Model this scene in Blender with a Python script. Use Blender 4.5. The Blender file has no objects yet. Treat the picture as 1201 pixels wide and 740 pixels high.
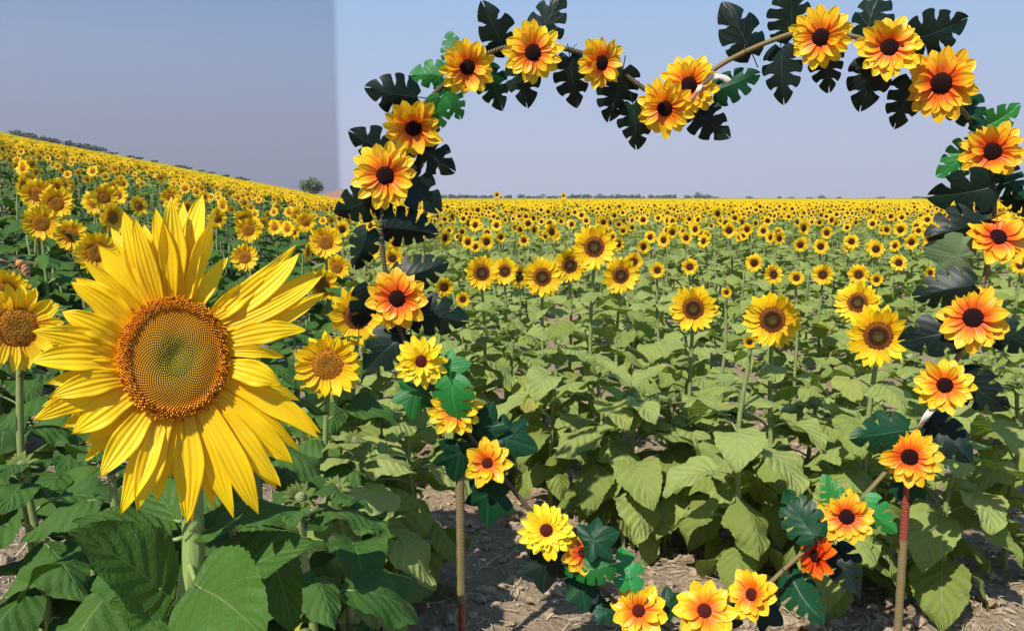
import bpy, math, random
import numpy as np
from mathutils import Vector, Matrix, noise
random.seed(11); RNG = np.random.default_rng(11)
PI = math.pi
scene = bpy.context.scene
col = scene.collection

# ------------------------------------------------------------------ camera
F = 1000.0; CX = 600.5; CY = 370.0; EYE = 1.6
PITCH = math.atan(138 / 1000)
cam_d = bpy.data.cameras.new('camera'); cam = bpy.data.objects.new('camera', cam_d); col.objects.link(cam)
cam_d.sensor_width = 36; cam_d.lens = 36 * F / 1201
cam_d.clip_start = 0.05; cam_d.clip_end = 6000
cam.location = (0, 0, EYE); cam.rotation_euler = (PI / 2 - PITCH, 0, 0)
scene.camera = cam
cp, sp = math.cos(PITCH), math.sin(PITCH)

def at(px, py, Y):
    a = (px - CX) / F; b = (CY - py) / F
    d = Vector((a, cp + b * sp, -sp + b * cp))
    return Vector((0, 0, EYE)) + d * (Y / d.y)

def proj(p):
    x, y, z = p[0], p[1], p[2] - EYE
    dep = y * cp - z * sp
    up = y * sp + z * cp
    return CX + F * x / dep, CY - F * up / dep, dep

KB = 0.1996
def hill(x, y):
    yy = max(y, 0.0)
    s = -KB * yy - x
    k = 0.15 + 0.012 * yy
    if s > 30 * k: return 0.195 * s
    return 0.195 * k * math.log1p(math.exp(s / k))
def hill_np(x, y):
    yy = np.maximum(y, 0); s = -KB * yy - x; k = 0.15 + 0.012 * yy
    return 0.195 * k * np.logaddexp(0, s / k)

# ------------------------------------------------------------------ geometry container
class Geo:
    __slots__ = ('V', 'L', 'N', 'M', 'A')
    def __init__(s, V, L, N, M, A): s.V, s.L, s.N, s.M, s.A = V, L, N, M, A

def grid(P, A, m=0):
    P = np.asarray(P, float); a, b = P.shape[:2]
    idx = np.arange(a * b).reshape(a, b)
    q = np.stack([idx[:-1, :-1], idx[:-1, 1:], idx[1:, 1:], idx[1:, :-1]], -1).reshape(-1)
    n = (a - 1) * (b - 1)
    return Geo(P.reshape(-1, 3), q, np.full(n, 4), np.full(n, m), np.asarray(A, float).reshape(-1, 3))

def poly(V, faces, m=0, A=(0, 0, 0)):
    V = np.asarray(V, float)
    L = np.array([i for f in faces for i in f]); N = np.array([len(f) for f in faces])
    AA = np.asarray(A, float)
    if AA.ndim == 1: AA = np.tile(AA, (len(V), 1))
    return Geo(V, L, N, np.full(len(faces), m), AA)

def join(gs):
    off = 0; V = []; L = []; N = []; M = []; A = []
    for g in gs:
        V.append(g.V); L.append(g.L + off); N.append(g.N); M.append(g.M); A.append(g.A); off += len(g.V)
    return Geo(np.concatenate(V), np.concatenate(L), np.concatenate(N), np.concatenate(M), np.concatenate(A))

def xf(g, M):
    m = np.array(M)
    return Geo(g.V @ m[:3, :3].T + m[:3, 3], g.L, g.N, g.M, g.A)

def remat(g, m, rnd=None):
    A = g.A
    if rnd is not None:
        A = A.copy(); A[:, 2] = rnd
    return Geo(g.V, g.L, g.N, np.full(len(g.N), m), A)

def mesh(name, g, mats, smooth=True):
    me = bpy.data.meshes.new(name)
    me.vertices.add(len(g.V)); me.vertices.foreach_set('co', g.V.astype(np.float32).ravel())
    me.loops.add(len(g.L)); me.loops.foreach_set('vertex_index', g.L.astype(np.int32))
    me.polygons.add(len(g.N))
    st = np.concatenate([[0], np.cumsum(g.N)[:-1]]).astype(np.int32)
    me.polygons.foreach_set('loop_start', st)
    me.polygons.foreach_set('loop_total', g.N.astype(np.int32))
    me.polygons.foreach_set('material_index', g.M.astype(np.int32))
    me.polygons.foreach_set('use_smooth', np.full(len(g.N), bool(smooth)))
    for m in mats: me.materials.append(m)
    me.update(calc_edges=True)
    at_ = me.attributes.new('A', 'FLOAT_COLOR', 'POINT')
    c = np.ones((len(g.V), 4), np.float32); c[:, :3] = g.A
    at_.data.foreach_set('color', c.ravel())
    return me

def link(name, me, parent=None, M=None):
    o = bpy.data.objects.new(name, me); col.objects.link(o)
    if parent is not None: o.parent = parent
    if M is not None: o.matrix_local = M
    return o
def empty(name, loc=(0, 0, 0), rz=0):
    o = bpy.data.objects.new(name, None); col.objects.link(o)
    o.empty_display_size = 0.05
    o.location = loc; o.rotation_euler = (0, 0, rz); return o
def tag(o, label=None, cat=None, group=None, kind=None):
    if label: o['label'] = label
    if cat: o['category'] = cat
    if group: o['group'] = group
    if kind: o['kind'] = kind
    return o

def tube(pts, rad, ns=6, m=0, b=0.5, cap=True):
    pts = [Vector(p) for p in pts]; n = len(pts)
    rad = [rad] * n if not hasattr(rad, '__len__') else rad
    T = [(pts[min(i + 1, n - 1)] - pts[max(i - 1, 0)]).normalized() for i in range(n)]
    ref = Vector((0, 0, 1)) if abs(T[0].z) < 0.9 else Vector((1, 0, 0))
    S = T[0].cross(ref).normalized()
    P = []; A = []; dist = 0
    for i in range(n):
        if i: dist += (pts[i] - pts[i - 1]).length
        S = (S - T[i] * S.dot(T[i])).normalized(); B = T[i].cross(S)
        P.append([list(pts[i] + (S * math.cos(2 * PI * k / ns) + B * math.sin(2 * PI * k / ns)) * rad[i]) for k in range(ns + 1)])
        A.append([(dist, k / ns, b) for k in range(ns + 1)])
    g = grid(P, A, m)
    if cap:
        V = [P[-1][k] for k in range(ns)]
        g = join([g, poly(V, [tuple(range(ns))], m, (dist, 0, b)), poly([P[0][k] for k in range(ns)], [tuple(reversed(range(ns)))], m, (0, 0, b))])
    return g

def spline(pts, n):
    """Catmull-Rom through pts, n samples per span"""
    p = [Vector(q) for q in pts]; p = [p[0] * 2 - p[1]] + p + [p[-1] * 2 - p[-2]]
    out = []
    for i in range(1, len(p) - 2):
        for k in range(n):
            t = k / n
            out.append(0.5 * ((2 * p[i]) + (p[i + 1] - p[i - 1]) * t + (2 * p[i - 1] - 5 * p[i] + 4 * p[i + 1] - p[i + 2]) * t * t + (3 * p[i] - p[i - 1] - 3 * p[i + 1] + p[i + 2]) * t ** 3))
    out.append(p[-2]); return out

def frame_to(nrm, up=Vector((0, 0, 1)), loc=(0, 0, 0), roll=0.0):
    z = Vector(nrm).normalized(); x = Vector(up).cross(z)
    if x.length < 1e-4: x = Vector((1, 0, 0))
    x.normalize(); y = z.cross(x)
    M = Matrix((x, y, z)).transposed().to_4x4()
    M = Matrix.Translation(loc) @ M @ Matrix.Rotation(roll, 4, 'Z')
    return M

# ------------------------------------------------------------------ materials
def nt(name):
    m = bpy.data.materials.new(name); m.use_nodes = True
    t = m.node_tree; t.nodes.clear(); return m, t
class NB:
    def __init__(s, t): s.t = t
    def n(s, typ, **kw):
        o = s.t.nodes.new(typ)
        for k, v in kw.items(): setattr(o, k, v)
        return o
    def l(s, a, b): s.t.links.new(a, b)
    def val(s, sock, v):
        if hasattr(v, 'is_output'): s.l(v, sock)
        else: sock.default_value = v
    def math(s, op, a, b=None, c=None, clamp=False):
        o = s.n('ShaderNodeMath', operation=op); o.use_clamp = clamp
        s.val(o.inputs[0], a)
        if b is not None: s.val(o.inputs[1], b)
        if c is not None: s.val(o.inputs[2], c)
        return o.outputs[0]
    def mix(s, f, a, b, blend='MIX'):
        o = s.n('ShaderNodeMix', data_type='RGBA', blend_type=blend)
        s.val(o.inputs[0], f); s.val(o.inputs[6], a); s.val(o.inputs[7], b); return o.outputs[2]
    def ramp(s, f, stops, interp='LINEAR'):
        o = s.n('ShaderNodeValToRGB'); e = o.color_ramp.elements; o.color_ramp.interpolation = interp
        e[0].position, e[0].color = stops[0][0], (*stops[0][1], 1)
        e[1].position, e[1].color = stops[-1][0], (*stops[-1][1], 1)
        for p, c in stops[1:-1]:
            x = e.new(p); x.color = (*c, 1)
        s.val(o.inputs[0], f); return o.outputs[0]
    def noise(s, vec, scale, detail=3, rough=0.5):
        o = s.n('ShaderNodeTexNoise'); o.inputs['Scale'].default_value = scale
        o.inputs['Detail'].default_value = detail; o.inputs['Roughness'].default_value = rough
        if vec is not None: s.l(vec, o.inputs['Vector'])
        return o.outputs[0]
    def attr(s):
        a = s.n('ShaderNodeAttribute'); a.attribute_name = 'A'
        x = s.n('ShaderNodeSeparateColor'); s.l(a.outputs['Color'], x.inputs[0]); return x.outputs
    def obj(s): return s.n('ShaderNodeTexCoord').outputs['Object']
    def geo(s): return s.n('ShaderNodeNewGeometry').outputs['Position']
    def bump(s, h, strength=0.5, dist=0.01):
        o = s.n('ShaderNodeBump'); o.inputs['Strength'].default_value = strength; o.inputs['Distance'].default_value = dist
        s.l(h, o.inputs['Height']); return o.outputs[0]
    def out(s, colr, rough=0.6, nrm=None, transl=0.0, tcol=None, spec=0.5, sheen=0.0, coat=0.0):
        p = s.n('ShaderNodeBsdfPrincipled'); s.val(p.inputs['Base Color'], colr); s.val(p.inputs['Roughness'], rough)
        p.inputs['Specular IOR Level'].default_value = spec
        p.inputs['Coat Weight'].default_value = coat; p.inputs['Sheen Weight'].default_value = sheen
        if nrm is not None: s.l(nrm, p.inputs['Normal'])
        o = s.n('ShaderNodeOutputMaterial'); sh = p.outputs[0]
        if transl:
            tr = s.n('ShaderNodeBsdfTranslucent'); s.val(tr.inputs['Color'], tcol if tcol is not None else colr)
            if nrm is not None: s.l(nrm, tr.inputs['Normal'])
            mx = s.n('ShaderNodeMixShader'); mx.inputs[0].default_value = transl
            s.l(sh, mx.inputs[1]); s.l(tr.outputs[0], mx.inputs[2]); sh = mx.outputs[0]
        s.l(sh, o.inputs[0])

def c4(c): return (*c, 1)

def mat_petal(name, base, mid, tip, tr=0.3, grooves=9, stops=(0.28, 0.6), rough=0.5, bstr=0.5, vary=0.25, line=0.35):
    m, t = nt(name); b = NB(t); r, g, rn = b.attr()[:3]
    rg = b.ramp(r, [(0.0, base), (stops[0], mid), (stops[1], tip), (1.0, tip)])
    sn = b.math('SINE', b.math('MULTIPLY', g, grooves * 2 * PI))
    nz = b.noise(b.obj(), 60, 2)
    ln = b.math('MULTIPLY', b.math('POWER', b.math('MULTIPLY_ADD', sn, -0.5, 0.5), 4), b.math('MULTIPLY', nz, line))
    c = b.mix(ln, rg, b.mix(0.5, rg, c4(base)))
    v = b.math('MULTIPLY_ADD', rn, vary, 1 - vary / 2)
    c2 = b.mix(1.0, c, v, 'MULTIPLY')
    nrm = b.bump(b.math('ADD', sn, b.math('MULTIPLY', nz, 1.2)), bstr, 0.0012)
    b.out(c2, rough, nrm, tr, None, 0.3)
    return m

def mat_leaf(name, cols, vein, tr=0.25, rough=0.5, yellow=(0.42, 0.36, 0.05), spec=0.4, bd=0.004, lw=16, fineamt=0.9):
    m, t = nt(name); b = NB(t); r, g, rn = b.attr()[:3]
    oi = b.n('ShaderNodeObjectInfo').outputs['Random']
    f = b.math('FRACT', b.math('MULTIPLY_ADD', oi, 0.37, b.math('MULTIPLY', rn, 0.6)))
    f = b.math('MULTIPLY_ADD', rn, 0.7, b.math('MULTIPLY', oi, 0.3))
    base = b.ramp(f, [(0.0, cols[0]), (0.35, cols[1]), (0.7, cols[2]), (0.93, cols[2]), (0.96, yellow), (1.0, yellow)])
    nz = b.noise(b.obj(), 22, 4, 0.6)
    base = b.mix(b.math('MULTIPLY', nz, 0.5), base, b.mix(1.0, base, c4((0.62, 0.72, 0.6)), 'MULTIPLY'))
    sp_ = b.noise(b.obj(), 7, 3, 0.6)
    base = b.mix(b.math('MULTIPLY_ADD', sp_, 5.0, -3.3, True), base, b.mix(0.45, base, c4((0.30, 0.28, 0.10))))
    au = b.math('ABSOLUTE', b.math('MULTIPLY_ADD', g, 2, -1))
    mid = b.math('SUBTRACT', 1, b.math('DIVIDE', au, 0.035), None, True)
    q = b.math('FRACT', b.math('MULTIPLY', b.math('SUBTRACT', r, b.math('MULTIPLY', b.math('POWER', au, 0.85), 0.42)), 5.5))
    q = b.math('ABSOLUTE', b.math('MULTIPLY_ADD', q, 2, -1))
    lat = b.math('MULTIPLY', b.math('MULTIPLY_ADD', q, lw, 1 - lw, True), b.math('LESS_THAN', au, 0.9))
    vn = b.math('MAXIMUM', mid, b.math('MULTIPLY', lat, 0.6))
    c = b.mix(b.math('MULTIPLY', vn, 0.75), base, c4(vein))
    fine = b.noise(b.obj(), 90, 3, 0.65)
    h = b.math('ADD', b.math('MULTIPLY', vn, -1.0), b.math('MULTIPLY', fine, fineamt))
    h = b.math('ADD', h, b.math('MULTIPLY', q, 0.7))
    nrm = b.bump(h, 0.6, bd)
    tc = b.mix(1.0, c, c4((1.0, 1.15, 0.4)), 'MULTIPLY')
    b.out(c, rough, nrm, tr, tc, spec)
    return m

def mat_simple(name, c1, c2, scale=20, rough=0.7, bs=0.4, bd=0.005, spec=0.4, coat=0.0, tr=0.0, stretch=None):
    m, t = nt(name); b = NB(t); v = b.obj()
    if stretch:
        mp = b.n('ShaderNodeMapping'); mp.inputs['Scale'].default_value = stretch; b.l(v, mp.inputs['Vector']); v = mp.outputs[0]
    nz = b.noise(v, scale, 4, 0.6)
    b.out(b.mix(nz, c4(c1), c4(c2)), rough, b.bump(nz, bs, bd), tr, None, spec, 0, coat)
    return m

PET = mat_petal('sunflower petal', (0.74, 0.34, 0.004), (0.88, 0.51, 0.005), (0.91, 0.62, 0.010), tr=0.28, grooves=3, vary=0.3)
PETH = mat_petal('close sunflower petal', (0.84, 0.46, 0.002), (0.90, 0.55, 0.003), (0.92, 0.61, 0.004), tr=0.25, grooves=4.5, vary=0.14, rough=0.5, bstr=0.34, line=0.8)
PETL = mat_petal('golden petal', (0.82, 0.36, 0.003), (0.91, 0.52, 0.004), (0.93, 0.62, 0.008), tr=0.25, grooves=3, vary=0.15, line=0.15)
FPA = mat_petal('fabric petal yellow', base=(0.85, 0.10, 0.01), mid=(0.88, 0.27, 0.012), tip=(0.90, 0.60, 0.02), stops=(0.38, 0.72), tr=0.3, grooves=2.5, rough=0.38, vary=0.2)
FPB = mat_petal('fabric petal orange', base=(0.80, 0.07, 0.012), mid=(0.85, 0.17, 0.016), tip=(0.90, 0.53, 0.02), stops=(0.34, 0.74), tr=0.3, grooves=2.5, rough=0.38, vary=0.2)
FPY = mat_petal('fabric petal lemon', (0.85, 0.30, 0.01), (0.88, 0.56, 0.012), (0.90, 0.68, 0.02), tr=0.25, grooves=2.5, rough=0.38, vary=0.15)
FPR = mat_petal('fabric petal red orange', base=(0.75, 0.05, 0.006), mid=(0.82, 0.10, 0.006), tip=(0.85, 0.20, 0.01), stops=(0.5, 0.85), tr=0.3, grooves=2.5, rough=0.4, vary=0.2)
LEAF = mat_leaf('field leaf', [(0.19, 0.235, 0.050), (0.27, 0.33, 0.080), (0.34, 0.40, 0.12)], (0.50, 0.53, 0.28), tr=0.3, rough=0.75, spec=0.10, bd=0.012)
LEAFD = mat_leaf('deep green leaf', [(0.030, 0.075, 0.015), (0.050, 0.115, 0.020), (0.075, 0.15, 0.028)], (0.22, 0.30, 0.10), tr=0.2, rough=0.65, spec=0.15, bd=0.006)
LEAFH = mat_leaf('close leaf', [(0.050, 0.115, 0.014), (0.06, 0.135, 0.016), (0.075, 0.155, 0.02)], (0.24, 0.34, 0.12), tr=0.22, rough=0.55, spec=0.25, bd=0.004, lw=10)
STEM = mat_simple('stem', (0.16, 0.22, 0.06), (0.27, 0.32, 0.12), 60, 0.6, 0.4, 0.002)
STEMH = mat_simple('close stem', (0.17, 0.27, 0.06), (0.30, 0.40, 0.13), 50, 0.55, 0.8, 0.002, stretch=(3, 3, 0.4))
ARTD = mat_leaf('dark plastic leaf', [(0.003, 0.009, 0.007), (0.004, 0.013, 0.009), (0.007, 0.020, 0.012)], (0.035, 0.06, 0.042), tr=0.03, rough=0.42, yellow=(0.012, 0.03, 0.02), spec=0.2, bd=0.0012, fineamt=0.2)
ARTT = mat_leaf('teal fabric leaf', [(0.004, 0.034, 0.012), (0.006, 0.046, 0.016), (0.008, 0.056, 0.020)], (0.06, 0.14, 0.08), tr=0.1, rough=0.4, yellow=(0.01, 0.05, 0.02), spec=0.18, bd=0.0012, fineamt=0.2)
ARTG = mat_leaf('green fabric leaf', [(0.010, 0.12, 0.016), (0.014, 0.16, 0.022), (0.024, 0.24, 0.04)], (0.10, 0.34, 0.10), tr=0.2, rough=0.4, yellow=(0.03, 0.3, 0.08), spec=0.5, bd=0.0015)
ARTS = mat_leaf('sage fabric leaf', [(0.10, 0.16, 0.07), (0.12, 0.18, 0.08), (0.12, 0.18, 0.08)], (0.25, 0.30, 0.16), tr=0.1, rough=0.6, yellow=(0.1, 0.16, 0.07), bd=0.0015)

def mat_disc(name, stops, scale, rough=0.85, bd=0.003):
    m, t = nt(name); b = NB(t); r, g, rn = b.attr()[:3]
    nz = b.noise(b.obj(), 150, 2, 0.7)
    rr = b.math('ADD', r, b.math('MULTIPLY_ADD', nz, 0.22, -0.11))
    c = b.ramp(rr, stops)
    v = b.n('ShaderNodeTexVoronoi'); v.inputs['Scale'].default_value = scale; b.l(b.obj(), v.inputs['Vector'])
    d = v.outputs['Distance']
    c2 = b.mix(b.math('MULTIPLY_ADD', d, 1.3, -0.2, True), c, b.mix(1.0, c, c4((0.25, 0.18, 0.2)), 'MULTIPLY'))
    b.out(c2, rough, b.bump(b.math('MULTIPLY', d, -1.0), 1.0, bd), 0, None, 0.15)
    return m
DISC = mat_disc('sunflower disc', [(0, (0.13, 0.11, 0.02)), (0.28, (0.10, 0.07, 0.015)), (0.42, (0.045, 0.016, 0.006)), (0.60, (0.10, 0.03, 0.008)), (0.75, (0.30, 0.11, 0.018)), (0.88, (0.26, 0.08, 0.012)), (1.0, (0.16, 0.04, 0.01))], 260)
DISCF = mat_disc('far sunflower disc', [(0, (0.06, 0.035, 0.01)), (0.5, (0.05, 0.018, 0.006)), (0.8, (0.13, 0.04, 0.01)), (1.0, (0.11, 0.03, 0.008))], 200)
DISCL = mat_disc('warm sunflower disc', [(0, (0.34, 0.17, 0.015)), (0.5, (0.42, 0.17, 0.012)), (0.8, (0.58, 0.23, 0.014)), (1.0, (0.5, 0.18, 0.012))], 200)
FDISC = mat_disc('dark plush centre', [(0, (0.018, 0.004, 0.004)), (0.6, (0.022, 0.005, 0.004)), (0.9, (0.04, 0.006, 0.004)), (1, (0.08, 0.012, 0.006))], 380, 0.9, 0.002)
FDISCR = mat_disc('red brown plush centre', [(0, (0.10, 0.015, 0.010)), (0.6, (0.11, 0.016, 0.010)), (0.9, (0.15, 0.02, 0.010)), (1, (0.2, 0.04, 0.01))], 380, 0.9, 0.002)

def mat_floret():
    m, t = nt('floret'); b = NB(t); r, g, rn = b.attr()[:3]
    tip = b.ramp(r, [(0, (0.52, 0.44, 0.035)), (0.22, (0.46, 0.36, 0.03)), (0.45, (0.68, 0.38, 0.025)), (0.70, (0.74, 0.34, 0.015)), (0.86, (0.85, 0.33, 0.010)), (1, (0.95, 0.42, 0.010))])
    low = b.ramp(r, [(0, (0.05, 0.07, 0.01)), (0.3, (0.06, 0.05, 0.01)), (0.6, (0.30, 0.12, 0.008)), (0.8, (0.36, 0.09, 0.008)), (1, (0.60, 0.20, 0.008))])
    c = b.mix(g, low, tip)
    c = b.mix(b.math('MULTIPLY', b.math('GREATER_THAN', rn, 0.68), b.math('GREATER_THAN', r, 0.8)), c, c4((0.16, 0.012, 0.010)))
    b.out(c, 0.6, None, 0.0, None, 0.2); return m
FLORET = mat_floret()

def mat_soil():
    m, t = nt('soil'); b = NB(t); p = b.geo()
    n1 = b.noise(p, 2.2, 6, 0.65); n2 = b.noise(p, 26, 6, 0.7); n3 = b.noise(p, 130, 3, 0.7)
    c = b.mix(n2, c4((0.20, 0.145, 0.092)), c4((0.50, 0.39, 0.26)))
    c = b.mix(b.math('MULTIPLY_ADD', n1, 1.6, -0.5, True), c, b.mix(1.0, c, c4((0.72, 0.66, 0.62)), 'MULTIPLY'))
    v = b.n('ShaderNodeTexVoronoi'); v.inputs['Scale'].default_value = 34; b.l(p, v.inputs['Vector'])
    h = b.math('ADD', b.math('MULTIPLY', n2, 1.0), b.math('MULTIPLY', n3, 0.3))
    h = b.math('ADD', h, b.math('MULTIPLY', v.outputs['Distance'], 0.6))
    b.out(c, 0.95, b.bump(h, 0.9, 0.03), 0, None, 0.1); return m
SOIL = mat_soil()
CLOD = mat_simple('clod', (0.20, 0.145, 0.092), (0.48, 0.37, 0.25), 40, 0.95, 0.9, 0.01, 0.1)
STRAW = mat_simple('straw', (0.40, 0.31, 0.19), (0.62, 0.52, 0.36), 30, 0.8, 0.3, 0.002)
DRY = mat_simple('dry leaf', (0.20, 0.15, 0.09), (0.36, 0.28, 0.17), 30, 0.9, 0.6, 0.004, tr=0.1)
def mat_canopy():
    m, t = nt('crop canopy'); b = NB(t); p = b.geo()
    n1 = b.noise(p, 1.6, 3, 0.6); n2 = b.noise(p, 0.03, 3, 0.5)
    f = b.math('ADD', b.math('MULTIPLY_ADD', n1, 3.0, -1.25), b.math('MULTIPLY_ADD', n2, 0.8, -0.4), None, True)
    c = b.mix(f, c4((0.16, 0.19, 0.035)), c4((0.62, 0.42, 0.02)))
    b.out(c, 0.9, None, 0, None, 0.1); return m
CANOPY = mat_canopy()

def mat_rope(name, c1, c2, turns):
    m, t = nt(name); b = NB(t); r, g, rn = b.attr()[:3]
    s = b.math('SINE', b.math('MULTIPLY', b.math('ADD', b.math('MULTIPLY', r, turns), g), 2 * PI))
    f = b.math('MULTIPLY_ADD', s, 0.5, 0.5); nz = b.noise(b.obj(), 300, 3, 0.7)
    c = b.mix(f, c4(c1), c4(c2)); c = b.mix(b.math('MULTIPLY', nz, 0.5), c, b.mix(1, c, c4((0.5, 0.45, 0.4)), 'MULTIPLY'))
    b.out(c, 0.85, b.bump(b.math('ADD', f, b.math('MULTIPLY', nz, 0.8)), 0.7, 0.0015), 0, None, 0.2); return m
ROPE = mat_rope('jute rope wrap', (0.15, 0.11, 0.045), (0.32, 0.25, 0.115), 210)
ROPE_UNLIT = mat_rope('rope wrap coloured unlit', (0.02, 0.016, 0.012), (0.20, 0.16, 0.09), 120)  # tan rope as it looks unlit: the shade is put into the colour
REDPOLE = mat_simple('red paint', (0.22, 0.035, 0.02), (0.34, 0.07, 0.04), 30, 0.5, 0.3, 0.002)
REDWRAP = mat_rope('red cord wrap', (0.20, 0.07, 0.04), (0.33, 0.055, 0.035), 110)
RIBBON = mat_simple('cream ribbon', (0.55, 0.52, 0.40), (0.72, 0.70, 0.62), 30, 0.5, 0.3, 0.002, tr=0.2)
BARK = mat_simple('bark', (0.10, 0.07, 0.05), (0.2, 0.15, 0.1), 8, 0.9)
FOL = mat_simple('tree foliage', (0.15, 0.19, 0.10), (0.24, 0.28, 0.15), 0.6, 0.8, tr=0.3)
FOLF = mat_simple('far foliage', (0.05, 0.075, 0.04), (0.08, 0.10, 0.06), 0.05, 0.9)
MOUND = mat_simple('mound earth', (0.20, 0.105, 0.07), (0.32, 0.18, 0.12), 0.5, 0.95, 0.6, 0.1)

# ------------------------------------------------------------------ petals, leaves, heads
def petal(L, W, curl=0.3, a0=0.1, cup=0.25, nl=5, nw=2, rnd=0.5, base=0.45, tipexp=0.9, side=0.0, m=0):
    t = np.linspace(0, 1, nl + 1); u = np.linspace(-1, 1, nw + 1)
    ang = a0 + curl * t; dt = 1 / nl
    y = np.concatenate([[0], np.cumsum(np.cos((ang[1:] + ang[:-1]) / 2))]) * dt * L
    z = np.concatenate([[0], np.cumsum(np.sin((ang[1:] + ang[:-1]) / 2))]) * dt * L
    w = W / 2 * np.minimum(1, base + (1.9 - 1.9 * base) * t) * np.maximum(1 - t ** 3, 0) ** tipexp
    T, U = np.meshgrid(t, u, indexing='ij')
    P = np.zeros(T.shape + (3,))
    P[..., 0] = U * w[:, None] + side * L * (T ** 2)
    P[..., 1] = y[:, None] - (cup * (U ** 2) * w[:, None]) * np.sin(ang)[:, None]
    P[..., 2] = z[:, None] + (cup * (U ** 2) * w[:, None]) * np.cos(ang)[:, None]
    A = np.stack([T, U * 0.5 + 0.5, np.full(T.shape, rnd)], -1)
    return grid(P, A, m)

def dome(R, H, nr, ns, m=0, flat=0.0, back=False):
    P = []; A = []
    for i in range(nr + 1):
        f = i / nr; r = R * f
        z = H * (1 - f ** 2) - flat * math.exp(-(f / 0.35) ** 2)
        P.append([(r * math.cos(2 * PI * k / ns), r * math.sin(2 * PI * k / ns), z) for k in range(ns + 1)])
        A.append([(f, 0.5, 0.5)] * (ns + 1))
    return grid(P, A, m)

def blade(C, Nm, W, fold=0.15, ripple=0.04, lobe=0.14, rnd=0.5, nu=6, serr=0.0, m=0, seed=0, wexp=0.55, asym=0.0, pleat=0.010):
    C = np.array([list(c) for c in C]); Nm = np.array([list(c) for c in Nm]); n = len(C)
    T = np.gradient(C, axis=0); seg = np.linalg.norm(np.diff(C, axis=0), axis=1)
    s = np.concatenate([[0], np.cumsum(seg)]); L = s[-1]; t = s / L
    T /= np.linalg.norm(T, axis=1)[:, None]
    S = np.cross(T, Nm); S /= np.linalg.norm(S, axis=1)[:, None]; Nn = np.cross(S, T)
    w = W / 2 * np.clip(np.sin(PI * np.clip(t, 1e-4, 1) ** wexp), 0, 1) ** 0.8
    if serr:
        w = w * (1 + serr * (((t * 16 + 0.3) % 1.0) - 0.5))
    back = lobe * L * (1 - t) ** 4
    U = np.linspace(-1, 1, nu + 1)
    rr = random.Random(seed); ph = [rr.uniform(0, 6.28) for _ in range(4)]
    P = np.zeros((n, nu + 1, 3)); A = np.zeros((n, nu + 1, 3))
    for j, u in enumerate(U):
        au = abs(u); rip = ripple * L * (np.sin(t * 13 + ph[0] + u) * au ** 2 + 0.6 * np.sin(t * 7 + ph[1]) * u)
        ww = w * (1 + asym * u)
        rip = rip + pleat * L * np.cos(2 * PI * 5.5 * (t - au ** .85 * .42)) * au ** .5 * (1 - t)
        P[:, j] = C + S * (u * ww * math.cos(fold))[:, None] + Nn * (au * ww * math.sin(fold) + rip)[:, None] - T * (back * au ** 1.5)[:, None]
        A[:, j, 0] = t; A[:, j, 1] = u * 0.5 + 0.5; A[:, j, 2] = rnd
    return grid(P, A, m)

def stalk_leaf(pet, L, W, e0, e1, e2, rnd, nl=8, nu=6, seed=0, m=0, ms=1, r=0.004, ns=4, serr=0.0, bend=0.0):
    """petiole + blade growing along +Y from the origin; e = elevation angles"""
    pts = [Vector((0, 0, 0))]; k = 4 if nl > 4 else 2
    for i in range(k):
        a = e0 + (e1 - e0) * ((i + 0.5) / k) ** 1.3
        pts.append(pts[-1] + Vector((0, math.cos(a), math.sin(a))) * pet / k)
    parts = [tube(pts, [r * (1.2 - 0.5 * i / k) for i in range(k + 1)], ns, ms, 0.5, False)]
    C = [pts[-1]]; N = []
    for i in range(nl + 1):
        f = i / nl; a = e1 + (e2 - e1) * min(1, f * 1.4)
        N.append(Vector((0, -math.sin(a), math.cos(a))))
        if i < nl:
            C.append(C[-1] + Vector((bend * f, math.cos(a), math.sin(a))) * L / nl)
    rr = random.Random(seed)
    parts.append(blade(C, N, W, rr.uniform(-0.55, 0.30) * (1 if nl > 4 else 0.7), rr.uniform(0.03, 0.075), 0.2, rnd, nu, serr, m, seed, 0.55, rr.uniform(-0.1, 0.1), 0.012 if nl > 8 else 0))
    return join(parts)

def sun_head(R, rd, npet, layers, nl=4, nw=2, seed=0, mp=0, floppy=0.25):
    rr = random.Random(seed); gs = []
    for ly in range(layers):
        for k in range(npet):
            a = 2 * PI * (k + 0.5 * ly + rr.uniform(-0.32, 0.32)) / npet
            L = (R - rd * 0.9) * rr.uniform(0.80, 1.08) * (1 - 0.08 * ly); W = 2 * PI * R / npet * rr.uniform(0.75, 1.1)
            p = petal(L, W, rr.uniform(-0.5, 0.45), rr.uniform(-0.05, 0.3) + 0.15 * ly, rr.uniform(0.1, 0.4), nl, nw, rr.random(), 0.5, 0.9, rr.uniform(-0.12, 0.12), mp)
            M = Matrix.Rotation(a, 4, 'Z') @ Matrix.Translation((0, rd * 0.86, -0.004 + 0.003 * ly)) @ Matrix.Rotation(rr.uniform(-0.25, 0.25), 4, 'Y')
            gs.append(xf(p, M))
    return join(gs)

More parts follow.
